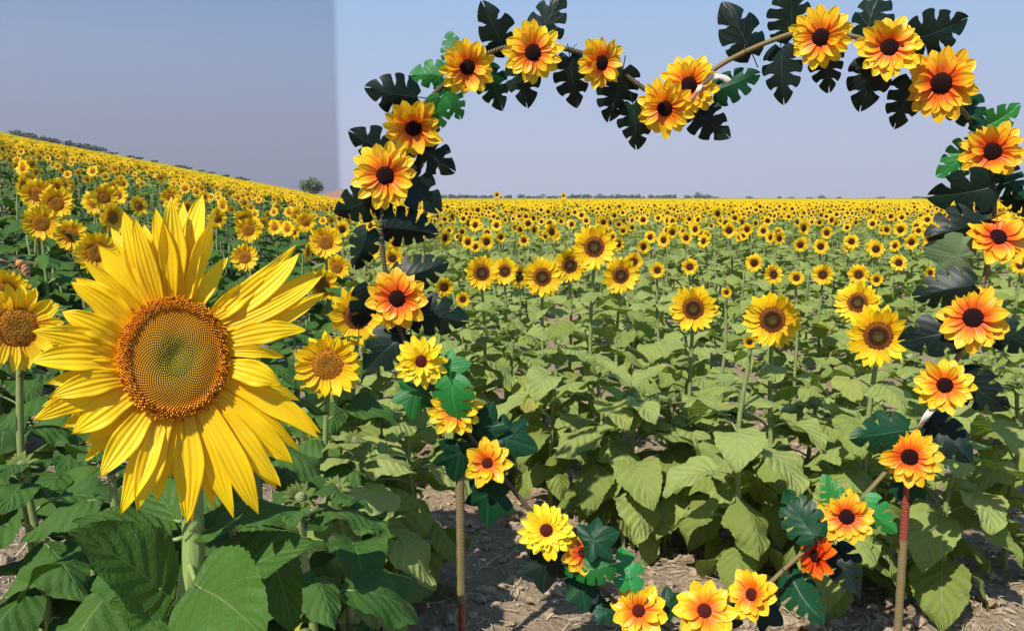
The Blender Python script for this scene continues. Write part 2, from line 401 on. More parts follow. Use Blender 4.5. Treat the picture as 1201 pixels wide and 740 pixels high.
def calyx(R, rd, ms=0, ml=1, n=14, seed=0, depth=0.03):
    """green back of a head (behind z=0) with pointed bracts"""
    rr = random.Random(seed)
    P = []; A = []
    prof = [(1.0, 0.0), (1.02, -0.25), (0.85, -0.6), (0.45, -0.9), (0.15, -1.0)]
    for f, z in prof:
        P.append([(rd * f * math.cos(2 * PI * k / 14), rd * f * math.sin(2 * PI * k / 14), z * depth) for k in range(15)]); A.append([(0.2, 0.4, 0.3)] * 15)
    gs = [grid(P[::-1], A, ml)]
    for k in range(n):
        p = petal(rd * 0.9, rd * 0.5, rr.uniform(-0.8, 0.2), -0.15, 0.2, 3, 2, 0.4, 0.9, 0.9, 0, ml)
        gs.append(xf(p, Matrix.Rotation(2 * PI * (k + rr.uniform(-.3, .3)) / n, 4, 'Z') @ Matrix.Translation((0, rd * 0.9, -0.012))))
    return join(gs)

# shared pools -------------------------------------------------------------
def leaf_pool(mat, n, nl, nu, seed, tag_='leaf'):
    out = []
    for i in range(n):
        rr = random.Random(seed + i)
        droop = i / max(1, n - 1)           # 0 perky .. 1 hanging
        g = stalk_leaf(rr.uniform(0.06, 0.12), 0.175, rr.uniform(0.135, 0.175), 0.75 - 0.35 * droop, 0.15 - 0.75 * droop, -0.55 - 0.85 * droop + rr.uniform(-0.15, 0.15),
                       rr.uniform(0, 1.0), nl, nu, seed + i, 0, 1, 0.0035, 4 if nl > 4 else 3, 0.10 if nl > 8 else 0, rr.uniform(-0.45, 0.45))
        out.append((g, mesh(tag_, g, [mat, STEM])))
    return out
POOL_R = leaf_pool(LEAF, 20, 26, 10, 100)
POOL_L = leaf_pool(LEAFD, 14, 26, 10, 300)
HEADS = []
for i in range(5):
    R, rd = 0.125, 0.056
    g = sun_head(R, rd, 19, 2, 5, 2, 50 + i)
    HEADS.append((mesh('petals', g, [PET]), mesh('seed_disc', dome(rd, 0.012, 6, 28, 0, 0.008), [DISC]), mesh('calyx', calyx(R, rd, 0, 1, 14, i), [STEM, LEAF])))
PETL_HEADS = [mesh('petals', sun_head(0.125, 0.056, 19, 2, 5, 2, 50 + i), [PETL]) for i in range(5)]
DISC_W = mesh('seed_disc', dome(0.056, 0.012, 6, 28, 0, 0.006), [DISCL])
def bud_geo(seed):
    rr = random.Random(seed); gs = [xf(dome(0.022, 0.03, 4, 10, 1), Matrix.Translation((0, 0, 0)))]
    for ly in range(3):
        for k in range(9):
            p = petal(0.05, 0.02, -0.9, 0.9 - 0.35 * ly, 0.2, 3, 2, 0.4, 0.9, 0.9, 0, 1)
            gs.append(xf(p, Matrix.Rotation(2 * PI * (k + ly * .33) / 9, 4, 'Z') @ Matrix.Translation((0, 0.018, 0))))
    return join(gs)
BUD = mesh('bud', bud_geo(3), [STEM, LEAF])

def stem_pts(h, lean, wob, seed, hook=0.06):
    """stem in plant space; plant faces -Y; ends at the back of the head (0,0,h)"""
    rr = random.Random(seed); k1, k2 = rr.uniform(-wob, wob), rr.uniform(-wob, wob)
    ctrl = [(lean, hook + 0.04, -0.03), (lean * 0.8 + k1, hook + 0.03, h * 0.3), (lean * 0.4 + k2, hook + 0.02, h * 0.65), (0, hook, h - 0.09), (0, hook * 0.75, h - 0.015), (0, hook * 0.30, h)]
    return spline(ctrl, 4)

def plant(px_w, py_w, gz, h, yaw, pool, seed, head=True, hs=1.0, pitch=0.0, leafs=1.0, nleaf=15, warm=False, lean=0.0, h0=0.12, head_yaw=0.0, rst=0.010, bud=False, hook=0.06, ltop=0.9):
    rr = random.Random(seed)
    root = empty('sunflower', (px_w, py_w, gz), yaw)
    pts = stem_pts(h, lean, 0.02, seed, hook)
    n = len(pts)
    link('stem', mesh('stem', tube(pts, [rst * (1.25 - 0.65 * i / n) for i in range(n)], 7, 0), [STEM]), root)
    a = rr.uniform(0, 6.28)
    for k in range(nleaf):
        f = (k + rr.uniform(0, 0.5)) / nleaf
        z = h * (h0 + (ltop - h0) * f); a += 2.4 + rr.uniform(-0.35, 0.35)
        i = min(range(n), key=lambda q: abs(pts[q].z - z)); p = pts[i]
        sz = leafs * (0.72 + 0.55 * math.sin(PI * min(1, 0.12 + f * 0.85))) * rr.uniform(0.85, 1.15)
        di = int(max(0, min(len(pool) - 1, (1 - f) * len(pool) * 0.95 + rr.uniform(-3, 3))))
        M = Matrix.Translation(p) @ Matrix.Rotation(a, 4, 'Z') @ Matrix.Rotation(rr.uniform(-0.25, 0.25), 4, 'Y') @ Matrix.Diagonal((sz, sz, sz, 1))
        link('leaf', pool[di][1], root, M)
    if head:
        hm = HEADS[seed % len(HEADS)]
        M = frame_to((math.sin(head_yaw), -math.cos(head_yaw) * math.cos(pitch), math.sin(pitch)), loc=(0, 0, h), roll=rr.uniform(0, 6)) @ Matrix.Diagonal((hs, hs, hs, 1))
        pt = link('flower_head', hm[2], root, M)
        link('petals', PETL_HEADS[seed % len(HEADS)] if warm else hm[0], pt)
        link('seed_disc', DISC_W if warm else hm[1], pt)
    else:
        q = 1.0 if bud else 0.6
        link('bud', BUD, root, frame_to((0.2, -0.6, 0.8), loc=(0, hook * .3, h)) @ Matrix.Diagonal((q, q, q, 1)))
        for k in range(5):
            M = Matrix.Translation((0, hook * .4, h - .02 - .015 * k)) @ Matrix.Rotation(k * 2.4 + a, 4, 'Z') @ Matrix.Rotation(0.3, 4, 'X') @ Matrix.Diagonal((.45, .45, .45, 1))
            link('leaf', pool[k % 4][1], root, M)
    return root

# ------------------------------------------------------------------ ground
def coords(lo, hi, a, b, step, grow):
    inner = list(np.arange(a, b + 1e-6, step)); out = inner[:]; s = step; x = inner[-1]
    while x < hi: s *= grow; x += s; out.append(x)
    s = step; x = inner[0]; pre = []
    while x > lo: s *= grow; x -= s; pre.append(x)
    return np.array(pre[::-1] + out)
gx = coords(-1700, 1700, -2.2, 3.4, 0.028, 1.07); gy = coords(-300, 2200, 0.6, 6.0, 0.028, 1.07)
X, Y = np.meshgrid(gx, gy, indexing='xy')
Z = hill_np(X, Y)
for j in range(len(gy)):
    if not (0 < gy[j] < 20): continue
    for i in range(len(gx)):
        if abs(gx[i]) < 12:
            v = Vector((gx[i], gy[j], 0))
            d = noise.noise(v * 1.7) * 0.03 + noise.noise(v * 6) * 0.022 + abs(noise.noise(v * 17)) * 0.022 + noise.noise(v * 38) * 0.007
            Z[j, i] += d
g = grid(np.stack([X, Y, Z], -1), np.zeros(X.shape + (3,)))
tag(link('ground', mesh('ground', g, [SOIL])), kind='structure')

# crop canopy far away: one wavy sheet just under the flower heads
cx = coords(-1500, 1500, -30, 30, 1.0, 1.06); cy = np.concatenate([np.arange(34, 90, 1.0), np.geomspace(90, 1900, 90)])
X, Y = np.meshgrid(cx, cy, indexing='xy')
hz = hill_np(X, Y) + 0.82 + RNG.uniform(-0.08, 0.10, X.shape)
hz[0, :] = hill_np(X[0], Y[0]) + 0.1
g = grid(np.stack([X, Y, hz], -1), np.zeros(X.shape + (3,)))
tag(link('crop_canopy', mesh('crop_canopy', g, [CANOPY])), 'dense yellow and green canopy of the sunflower crop running out to the horizon', 'crop', kind='stuff')

# clods and straw
def near_ground(x, y):
    v = Vector((x, y, 0))
    return hill(x, y) + noise.noise(v * 1.7) * 0.03 + noise.noise(v * 6) * 0.022 + abs(noise.noise(v * 17)) * 0.022 + noise.noise(v * 38) * 0.007
rr = random.Random(5)
gs = []
base_ico = [(0, 0, 1), (.89, 0, .45), (.28, .85, .45), (-.72, .53, .45), (-.72, -.53, .45), (.28, -.85, .45), (.72, .53, -.45), (-.28, .85, -.45), (-.89, 0, -.45), (-.28, -.85, -.45), (.72, -.53, -.45), (0, 0, -1)]
ico_f = [(0, 1, 2), (0, 2, 3), (0, 3, 4), (0, 4, 5), (0, 5, 1), (1, 6, 2), (2, 7, 3), (3, 8, 4), (4, 9, 5), (5, 10, 1), (6, 7, 2), (7, 8, 3), (8, 9, 4), (9, 10, 5), (10, 6, 1), (11, 7, 6), (11, 8, 7), (11, 9, 8), (11, 10, 9), (11, 6, 10)]
def ground_spot(rr, ymax=6.5):
    while True:
        y = rr.uniform(1.2, ymax); x = rr.uniform(-0.68, 0.68) * y
        return x, y
for i in range(9000):
    x, y = ground_spot(rr)
    s = 0.004 * (1 + rr.random() ** 4 * 7)
    V = np.array([[v[0] * s * rr.uniform(.6, 1.5), v[1] * s * rr.uniform(.6, 1.5), v[2] * s * rr.uniform(.5, 1.0)] for v in base_ico])
    V += (x, y, near_ground(x, y) + s * 0.3)
    gs.append(poly(V, ico_f))
tag(link('clods', mesh('clods', join(gs), [CLOD], False)), 'crumbly dry clods of brown soil scattered over the bare ground', 'soil', kind='stuff')
gs = []
for i in range(9000):
    x, y = ground_spot(rr); L = rr.uniform(0.02, 0.09) * (1.6 if rr.random() < .08 else 1); a = rr.uniform(0, 6.28); bnd = rr.uniform(-0.5, 0.5); w = rr.uniform(0.0008, 0.0024) * (1 if L > .05 else 1.3)
    z = near_ground(x, y) + 0.004 + rr.random() * 0.010; tl = rr.uniform(-0.15, 0.3); pts = []
    for k in range(4):
        f = k / 3; aa = a + bnd * f
        pts.append((x + math.cos(aa) * L * f, y + math.sin(aa) * L * f, z + tl * L * f))
    gs.append(tube(pts, w, 3, 0, 0.5, False))
tag(link('straw_litter', mesh('straw_litter', join(gs), [STRAW])), 'thin pale straw and dry stalk litter strewn over the soil', 'straw', kind='stuff')
gs = []
for i in range(420):
    x, y = ground_spot(rr, 6)
    if y < 3.0 and x > -0.5 and rr.random() < .8: continue
    g = blade([(0, k * 0.015, 0.01 * math.sin(k)) for k in range(5)], [(0.1, 0, 1)] * 5, rr.uniform(0.03, 0.07), rr.uniform(-.6, .9), 0.12, 0.1, 0.5, 3, 0, 0, i)
    gs.append(xf(g, Matrix.Translation((x, y, near_ground(x, y) + 0.012)) @ Matrix.Rotation(rr.uniform(0, 6), 4, 'Z') @ Matrix.Rotation(rr.uniform(-.4, .4), 4, 'X')))
tag(link('dead_leaf_litter', mesh('dead_leaf_litter', join(gs), [DRY])), 'withered brown leaves lying on the soil under the plants', 'dead leaves', kind='stuff')

# ------------------------------------------------------------------ manual sunflowers
DIA = 0.25
LM = []   # landmarks (px, py, phrase)
occupied = []
def man(px, py, dpx, label, side='R', hyaw=0.0, pitch=0.05, warm=False, nleaf=12, seed=None, lean=0.0, phrase=None, Y=None, leafs=1.0, real=DIA, h0=0.12, ltop=0.9):
    Yd = Y or real * 1000 / dpx
    hs = dpx * Yd / 1000 / DIA
    p = at(px, py, Yd); gz = hill(p.x, p.y)
    yaw = math.atan2(-p.x, p.y) * 1.0
    # plant local frame faces -Y; rotate so that it faces the camera
    yaw = -math.atan2(p.x, p.y)
    seed = seed if seed is not None else int(px * 7 + py)
    r = plant(p.x, p.y, gz, p.z - gz, yaw, POOL_R if side == 'R' else POOL_L, seed, True, hs, pitch, leafs, nleaf, warm, lean, h0, hyaw, hook=0.07, ltop=ltop)
    r['label'] = label; r['category'] = 'sunflower'; r['group'] = 'sunflowers growing in the field'
    occupied.append((p.x, p.y))
    if phrase: LM.append((px, py, phrase))
    return r
R_ = [
 (697, 290, 58, 'tallest of the front cluster of big sunflowers, dark round centre, standing left of middle', 0, 0.08, 'the tallest front sunflower'),
 (565, 320, 46, 'full front sunflower at the left end of the big cluster, brown centre', 0.1, 0.05, 'the leftmost cluster sunflower'),
 (592, 318, 36, 'small sunflower half hidden behind the leftmost flower of the front cluster', -0.1, 0.05, None),
 (609, 324, 32, 'small sunflower squeezed between two bigger flowers at the left of the cluster', 0.7, 0.0, None),
 (636, 325, 52, 'big front sunflower with wide dark centre, left of the tallest one', 0, 0.1, 'the wide dark centred sunflower'),
 (668, 311, 46, 'sunflower tucked behind the lower left edge of the tallest front sunflower', 0.3, 0.0, None),
 (728, 323, 48, 'big front sunflower just below and right of the tallest one', 0.1, 0.0, 'the flower right of the tallest'),
 (743, 307, 26, 'small sunflower peeping over the flower right of the tallest one', 0.2, 0.1, None),
 (813, 362, 62, 'big single front sunflower in the middle with rusty ring centre, well clear of others', 0, 0.05, 'the single middle sunflower'),
 (906, 375, 73, 'large front sunflower with very wide brown centre, between middle flower and heart frame', 0, 0.0, 'the wide brown centred sunflower'),
 (1006, 355, 56, 'sunflower partly hidden behind the largest lower right bloom', -0.1, 0.25, None),
 (1030, 394, 80, 'largest real sunflower on the right, lowest and nearest, olive eyed brown centre', 0, 0.0, 'the nearest right sunflower'),
 (419, 371, 76, 'real sunflower at the heart frame left side with plastic leaf across its centre', 0, 0.0, 'the sunflower behind the plastic leaf'),
 (771, 317, 21, 'small round sunflower alone above and left of the middle bloom', 0, 0.05, None),
 (809, 313, 22, 'small sunflower alone straight above the single middle bloom', 0, 0.1, None),
 (852, 343, 14, 'tiny low sunflower right of the single middle bloom', 0.2, 0.1, None),
 (907, 322, 28, 'tilted sunflower above the wide brown centred front bloom', 0.6, 0.2, None),
 (934, 326, 20, 'small sunflower just right of the tilted one above the front bloom', 0.2, 0.1, None),
 (965, 322, 28, 'round sunflower in the middle of the right background row', 0, 0.0, None),
 (1007, 322, 27, 'round sunflower directly above the hidden bloom on the right', 0, 0.05, None),
 (1028, 328, 17, 'small sunflower at the right end of the right background row', 0, 0.05, None),
 (521, 337, 26, 'small sunflower beside the plastic leaves on the heart left side', 0.2, -0.2, None),
 (543, 351, 20, 'lower smaller sunflower beside the plastic leaves on the heart left side', 0, 0.0, None),
 (460, 303, 26, 'small sunflower half behind the heart frame on the left', 0, 0.0, None),
 (879, 401, 18, 'small low sunflower peeping out left under the wide brown centred bloom', 0.2, -0.2, None),
 (1091, 320, 17, 'small sunflower left of the plastic leaves on the heart right side', 0.6, 0.1, None),
 (1189, 297, 26, 'upper of two small sunflowers behind the heart at the right edge', 0, 0.0, None),
 (1197, 311, 24, 'lower of two small sunflowers behind the heart at the right edge', 0, 0.0, None),
 (583, 229, 9, 'left one of two tall sunflowers sticking up over the horizon', 0.2, 0.0, None),
 (661, 230, 8, 'right one of two tall sunflowers sticking up over the horizon', 0.0, 0.0, None),
]
for (px, py, d, lab, hy, pi_, ph) in R_:
    small = d <= 36
    Yd = None
    if d < 30: Yd = 0.5 * 1000 / (py - 232) * 1.05 if py > 260 else 24.0
    man(px, py, d, lab, 'R', hy, pi_, seed=int(px + py * 3), phrase=ph, nleaf=18 if d > 40 else 12, lean=random.uniform(-0.05, 0.05), Y=Yd, ltop=0.84)
L_ = [
 (20, 384, 112, 'large sunflower cut by the left edge, nearest behind the giant bloom', 0.1, 0.05, 'the big left edge sunflower'),
 (6, 343, 60, 'sunflower behind the top of the large left edge bloom', 0.1, 0.05, None),
 (384, 428, 88, 'large sunflower right of the giant bloom, lower right of its petals', -0.1, 0.0, 'the sunflower right of the giant bloom'),
 (48, 262, 46, 'lower left sunflower of the tight cluster at far left', 0, 0, 'the far left cluster'),
 (66, 239, 42, 'middle sunflower of the tight cluster at far left', 0, 0, None),
 (44, 228, 42, 'upper sunflower of the tight cluster at far left', 0, 0, None),
 (33, 213, 26, 'topmost sunflower of the tight cluster at far left', 0.5, 0, None),
 (83, 276, 42, 'sunflower right of and below the tight cluster at far left', 0, 0, None),
 (113, 296, 56, 'sunflower partly behind the upper left petals of the giant bloom', 0.2, 0.05, 'the sunflower behind the giant upper left petals'),
 (133, 263, 34, 'sunflower above the one behind the giant upper left petals', 0, 0, None),
 (122, 232, 34, 'paired right sunflower above the giant bloom upper left', 0.2, 0, None),
 (110, 237, 28, 'paired left sunflower above the giant bloom upper left', 0, 0, None),
 (199, 231, 24, 'sunflower just behind the topmost petals of the giant bloom', 0, 0, None),
 (291, 270, 34, 'round sunflower above the right petals of the giant bloom', 0, 0, 'the round bloom right of giant top petals'),
 (287, 302, 36, 'sunflower half hidden by the upper right petals of the giant bloom', 0, 0.1, None),
 (382, 284, 44, 'upper sunflower of the right group beside the giant bloom', 0, 0, 'the right group beside the giant bloom'),
 (378, 334, 44, 'lower sunflower of the right group beside the giant bloom', 0.2, 0, None),
 (395, 314, 34, 'rightmost sunflower of the right group beside the giant bloom', 0, 0, None),
]
for (px, py, d, lab, hy, pi_, ph) in L_:
    man(px, py, d, lab, 'L', hy, pi_, seed=int(px * 3 + py), phrase=ph, warm=True, nleaf=14 if d > 40 else 9, lean=random.uniform(-0.04, 0.06), leafs=0.9 if d > 80 else 1.0, real=0.24, ltop=0.88)

# leafy plants without an open flower, in front
B_ = [(480, 3.15, 0.86, 'R', 1, 'leafy sunflower plant without flower at the foot of the heart frame left post'),
      (415, 2.75, 0.78, 'R', 0, 'leafy plant without flower, leftmost under the real sunflower behind the plastic leaf'),
      (446, 3.5, 0.95, 'R', 0, 'leafy plant without flower behind the lower left of the heart frame'),
      (655, 4.1, 0.90, 'R', 0, 'leafy plant without flower under the wide dark centred sunflower'),
      (700, 3.75, 0.84, 'R', 0, 'drooping leafy plant without flower behind the heart tip, left one'),
      (745, 3.7, 0.72, 'R', 1, 'leafy plant with a green bud below the flower right of the tallest'),
      (790, 3.75, 0.70, 'R', 0, 'drooping leafy plant without flower straight under the single middle bloom'),
      (862, 3.6, 0.68, 'R', 0, 'leafy plant without flower left of the wide brown centred bloom'),
      (955, 3.6, 0.72, 'R', 0, 'leafy plant without flower between the two nearest right blooms'),
      (1005, 3.2, 0.52, 'R', 0, 'low leafy plant behind the orange flowers of the heart lower right'),
      (1062, 3.9, 0.86, 'R', 1, 'leafy plant with green bud just right of the nearest right sunflower'),
      (1128, 3.15, 0.66, 'R', 0, 'bare stemmed small plant right of the heart frame right post'),
      (1192, 3.45, 0.85, 'R', 0, 'tall leafy plant without flower at the lower right edge'),
      (1150, 4.4, 0.75, 'R', 0, 'leafy plant behind the heart right side over bare soil'),
      (600, 4.6, 0.9, 'R', 0, 'leafy plant without flower under the left end of the cluster'),
      (545, 4.5, 0.95, 'R', 0, 'leafy plant without flower right of the heart left side'),
      (350, 1.75, 0.93, 'L', 0, 'leafy dark green plant right of and behind the giant bloom stem'),
      (120, 1.75, 0.98, 'L', 0, 'leafy dark green plant left of and behind the giant bloom stem'),
      (300, 2.3, 1.12, 'L', 0, 'leafy dark green plant behind the right lower petals of the giant bloom'),
      (190, 2.6, 1.10, 'L', 0, 'leafy dark green plant hidden mostly behind the giant bloom'),
      (70, 2.7, 1.05, 'L', 0, 'leafy dark green plant between the left edge bloom and giant bloom'),
      (20, 2.0, 0.80, 'L', 0, 'leafy dark green plant low at the bottom left corner'),
      (95, 2.35, 0.92, 'L', 0, 'leafy dark green plant left of the giant bloom lower petals'),
      (262, 1.9, 0.80, 'L', 0, 'leafy dark green plant low behind the giant bloom leaves'),
      (150, 3.1, 0.95, 'L', 0, 'leafy dark green plant further behind the giant bloom lower left petals'),
      (392, 2.2, 0.80, 'L', 0, 'low leafy dark green plant near the left post of the heart'),
      (395, 3.2, 1.05, 'L', 0, 'leafy dark green plant at the boundary of the deep green field part')]
for i, (px, Yd, h, side, bud, lab) in enumerate(B_):
    p = at(px, 500, Yd); gz = hill(p.x, p.y)
    r = plant(p.x, p.y, gz, h, random.uniform(-0.4, 0.4), POOL_R if side == 'R' else POOL_L, 900 + i * 3, False, nleaf=19 if side == 'R' else 17, leafs=1.05 if side == 'R' else 0.85, bud=bool(bud), h0=0.16, ltop=0.97, hook=0.02, lean=random.uniform(-.05, .05))
    tag(r, lab, 'sunflower plant', 'flowerless sunflower plants in the front row'); occupied.append((p.x, p.y))

# ------------------------------------------------------------------ low poly plants for the middle distance
def low_plant(seed, leafmat_i, head=True, R=0.090, nleaf=14, nl=4, nu=2, h=1.0):
    rr = random.Random(seed); gs = []
    pts = stem_pts(h, rr.uniform(-.04, .04), 0.02, seed)[::3]
    gs.append(tube(pts, 0.010, 4, 1, 0.5, False)); a = rr.uniform(0, 6)
    for k in range(nleaf):
        f = (k + rr.random() * .5) / nleaf; a += 2.4
        e = rr.uniform(-.3, .2) - 0.5 * (1 - f)
        sz = 0.72 + 0.5 * math.sin(PI * min(1, 0.12 + f * .85))
        g = stalk_leaf(0.07 * sz, 0.17 * sz, 0.15 * sz, 0.6, e * 0.5, e - 0.6, rr.uniform(0, 0.9), nl, nu, seed * 31 + k, 0, 1, 0.0035, 3)
        gs.append(xf(g, Matrix.Translation((0, 0.07, h * (0.2 + 0.70 * f))) @ Matrix.Rotation(a, 4, 'Z') @ Matrix.Rotation(rr.uniform(-.3, .3), 4, 'Y')))
    if head:
        rd = R * 0.45
        H = [sun_head(R, rd, 16, 2 if nl > 3 else 1, 3, 1 if nl > 3 else 1, seed, 2), remat(dome(rd, 0.012, 2, 12, 3), 3), calyx(R, rd, 1, 0, 8, seed)]
        M = frame_to((rr.uniform(-.25, .25), -1, rr.uniform(-.15, .2)), loc=(0, 0, h))
        gs.append(xf(join(H), M))
    return join(gs)
LP = {}
for side, lm, dm in (('R', LEAF, DISCF), ('L', LEAFD, DISCL)):
    LP[side] = {'head': [], 'green': []}
    for i in range(6):
        g = low_plant(20 + i + (60 if side == 'L' else 0), 0, True, 0.090 if side == 'R' else 0.108); LP[side]['head'].append((g, mesh('sunflower', g, [lm, STEM, PET if side == 'R' else PETL, dm])))
    for i in range(3):
        g = low_plant(40 + i, 0, False, h=0.9); LP[side]['green'].append((g, mesh('sunflower_plant', g, [lm, STEM, PET, dm])))

# field positions on a jittered grid of rows
cand = []
sp_r, sp_p = 0.60, 0.56
for iy in range(int(48 / sp_r)):
    for ix in range(-62, 63):
        y = 3.9 + iy * sp_r + random.uniform(-.24, .24); x = ix * sp_p + (iy % 2) * 0.3 + random.uniform(-.27, .27)
        if abs(x) > 0.66 * y + 0.6: continue
        cand.append((y, x))
cand.sort()
ind = []; far = []
def word_dir(dx, dy):
    h = 'right' if dx > 0 else 'left'; v = 'above' if dy < 0 else 'below'
    if abs(dx) > 2.2 * abs(dy): return 'to the %s of' % h
    if abs(dy) > 2.2 * abs(dx): return 'straight %s' % v
    return '%s and %s of' % (v, h)
ORD = ['nearest', 'second nearest', 'third nearest', 'fourth nearest', 'fifth nearest', 'sixth nearest', 'seventh nearest', 'eighth nearest', 'ninth nearest', 'tenth nearest', 'eleventh nearest', 'twelfth nearest']
for (y, x) in cand:
    left = x < -KB * y - 0.1
    if left:
        if y < 4.0: continue
    elif y < 4.5 and (x > 1.5 or x < -0.55): continue
    if any((x - a) ** 2 + (y - b) ** 2 < 0.13 for a, b in occupied): continue
    gz = hill(x, y)
    px = CX + F * x / y
    clump = 0.75 + 0.9 * noise.noise(Vector((x * .45, y * .45, 7)))
    if left: ph_ = 0.0 if y < 5.2 else (0.30 if y < 7 else 0.46)
    else: ph_ = 0.0 if y < 7.4 else (0.28 if y < 8.8 else 0.8)
    head = random.random() < ph_ * clump
    if not head and y < 8 and 640 < px < 1200 and y < 6.2 and random.random() < (0.12 if px < 1080 else 0.5): continue   # bare soil gaps
    h = random.gauss(1.09, 0.065) if head else random.uniform(0.70, 0.92)
    if left and not head: h += 0.06
    h = max(0.7, min(h, 1.24))
    if len(ind) < 300: ind.append((y, x, gz, h, head, left))
    else: far.append((y, x, gz, h, head, left))
lab_jobs = []
for (y, x, gz, h, head, left) in ind:
    side = 'L' if left else 'R'; pool = LP[side]['head' if head else 'green']
    yaw = -math.atan2(x, y) + random.gauss(0, 0.42)
    if y < 5.6:
        o = plant(x, y, gz, h, yaw if head else random.uniform(0, 6), POOL_L if left else POOL_R, int(x * 1000) % 997 + 5, head, 0.85, 0.05, 1.0, 14, left, 0.0, 0.2, hook=0.03, ltop=0.95)
    else:
        g, me = random.choice(pool)
        o = link('sunflower', me); s = random.uniform(0.85, 1.12)
        o.location = (x, y, gz); o.rotation_euler = (0, 0, yaw if head else random.uniform(0, 6)); hh = h / (1.0 if head else 0.9)
        o.scale = (s, s, hh) if not head else (hh * 0.98, hh * 0.98, hh)
    lab_jobs.append((o, x, y, gz, h, head, left))
near_cnt = {}
jobs2 = []
for (o, x, y, gz, h, head, left) in lab_jobs:
    px, py, dep = proj((x, y, gz + h))
    best = min(LM, key=lambda q: (q[0] - px) ** 2 + (q[1] - py) ** 2 + (0 if (q[0] < 399) == (px < 399) else 1e6))
    d = math.hypot(best[0] - px, best[1] - py)
    jobs2.append((d, o, px, py, best, head, left))
jobs2.sort(key=lambda q: q[0])
for (d, o, px, py, best, head, left) in jobs2:
    if head and (0 < px < 1201):
        w = word_dir(px - best[0], py - best[1]); key = (best[2], w, head); c = near_cnt.get(key, 0); near_cnt[key] = c + 1
        if c < len(ORD):
            tag(o, '%s small bloom %s %s' % (ORD[c], w, best[2]), 'sunflower', 'sunflowers growing in the field')
        else:
            tag(o, 'small bloom far %s %s, one of many alike' % (w, best[2]), 'sunflower', 'sunflowers growing in the field')
    elif head:
        tag(o, 'sunflower growing beyond the edge of the picture on the %s' % ('left' if px < 600 else 'right'), 'sunflower', 'sunflowers growing in the field')
    else:
        z = 'left third' if left else ('middle' if px < 800 else 'right part')
        o.name = 'sunflower_plant'
        tag(o, 'leafy green sunflower plant without bloom among others in the %s of the field' % z, 'sunflower plant', 'flowerless plants within the field, %s' % z)

# far field merged
def scatter(tpls, items, name, mats, label):
    gs = []
    for (y, x, gz, h, head, left) in items:
        g = random.choice(tpls[0] if head else tpls[1]); s = h * random.uniform(0.92, 1.08)
        a = -math.atan2(x, y) + random.gauss(0, 0.45) if head else random.uniform(0, 6); c_, s_ = math.cos(a) * s, math.sin(a) * s
        V = g.V; W = np.empty_like(V); W[:, 0] = V[:, 0] * c_ - V[:, 1] * s_ + x; W[:, 1] = V[:, 0] * s_ + V[:, 1] * c_ + y; W[:, 2] = V[:, 2] * s + gz
        gs.append(Geo(W, g.L, g.N, g.M, g.A))
    tag(link(name, mesh(name, join(gs), mats)), label, 'sunflower field', kind='stuff')
VL = {'R': ([low_plant(200 + i, 0, True, 0.088, 9, 2, 2) for i in range(5)], [low_plant(220 + i, 0, False, 0.1, 7, 2, 2, h=0.85) for i in range(2)])}
scatter(VL['R'], [q for q in far if not q[5]], 'sunflower_field', [LEAF, STEM, PET, DISCF], 'crowded field of small yellow sunflowers behind the heart frame')
scatter(VL['R'], [q for q in far if q[5]], 'sunflower_field', [LEAFD, STEM, PETL, DISCL], 'crowded sunflower slope rising behind the giant bloom')

# very far: heads only with a couple of leaves
def tiny(seed):
    rr = random.Random(seed); R = 0.098; n = 9; V = []; 
    for k in range(n * 2):
        r = R * (1.0 if k % 2 == 0 else 0.72) * rr.uniform(.9, 1.1); a = PI * k / n
        V.append((r * math.cos(a), 0.0, 1.0 + r * math.sin(a)))
    g1 = poly(V, [tuple(range(2 * n))], 2, (0.7, 0.3, rr.random()))
    g2 = poly([(0.045 * math.cos(2 * PI * k / 6), -0.012, 1.0 + 0.045 * math.sin(2 * PI * k / 6)) for k in range(6)], [tuple(range(6))], 3, (0.5, 0.5, 0.5))
    gs = [g1, g2]
    for k in range(4):
        a = rr.uniform(0, 6.28); c_, s_ = math.cos(a), math.sin(a); z = rr.uniform(0.72, 0.93); w = 0.10; L = 0.24
        V = [(0, 0, z), (c_ * L * .5 - s_ * w, s_ * L * .5 + c_ * w, z + .02), (c_ * L, s_ * L, z - .06), (c_ * L * .5 + s_ * w, s_ * L * .5 - c_ * w, z + .02)]
        gs.append(poly(V, [(0, 1, 2, 3)], 0, (0.5, 0.3, rr.random() * .9)))
    return join(gs)
TN = [tiny(i) for i in range(6)]
def scatter_np(items, name, mats, label):
    gs = []; idx = RNG.integers(0, len(TN), len(items))
    for q, T in enumerate(TN):
        it = items[idx == q]; n = len(it); nv = len(T.V)
        a = -np.arctan2(it[:, 0], it[:, 1]) + RNG.normal(0, 0.35, n); s = it[:, 3] * 1.0
        c_, s_ = np.cos(a) * s, np.sin(a) * s
        W = np.empty((n, nv, 3))
        W[..., 0] = T.V[None, :, 0] * c_[:, None] - T.V[None, :, 1] * s_[:, None] + it[:, 0:1]
        W[..., 1] = T.V[None, :, 0] * s_[:, None] + T.V[None, :, 1] * c_[:, None] + it[:, 1:2]
        W[..., 2] = T.V[None, :, 2] * s[:, None] + it[:, 2:3]
        L = (T.L[None, :] + (np.arange(n) * nv)[:, None]).ravel()
        gs.append(Geo(W.reshape(-1, 3), L, np.tile(T.N, n), np.tile(T.M, n), np.tile(T.A, (n, 1))))
    tag(link(name, mesh(name, join(gs), mats, False)), label, 'sunflower field', kind='stuff')
N = 90000
yy = np.sqrt(RNG.uniform(34 ** 2, 190 ** 2, N)); xx = RNG.uniform(-0.68, 0.68, N) * yy
keep = RNG.random(N) < np.clip(1.2 - yy / 260, 0.4, 1)
xx, yy = xx[keep], yy[keep]
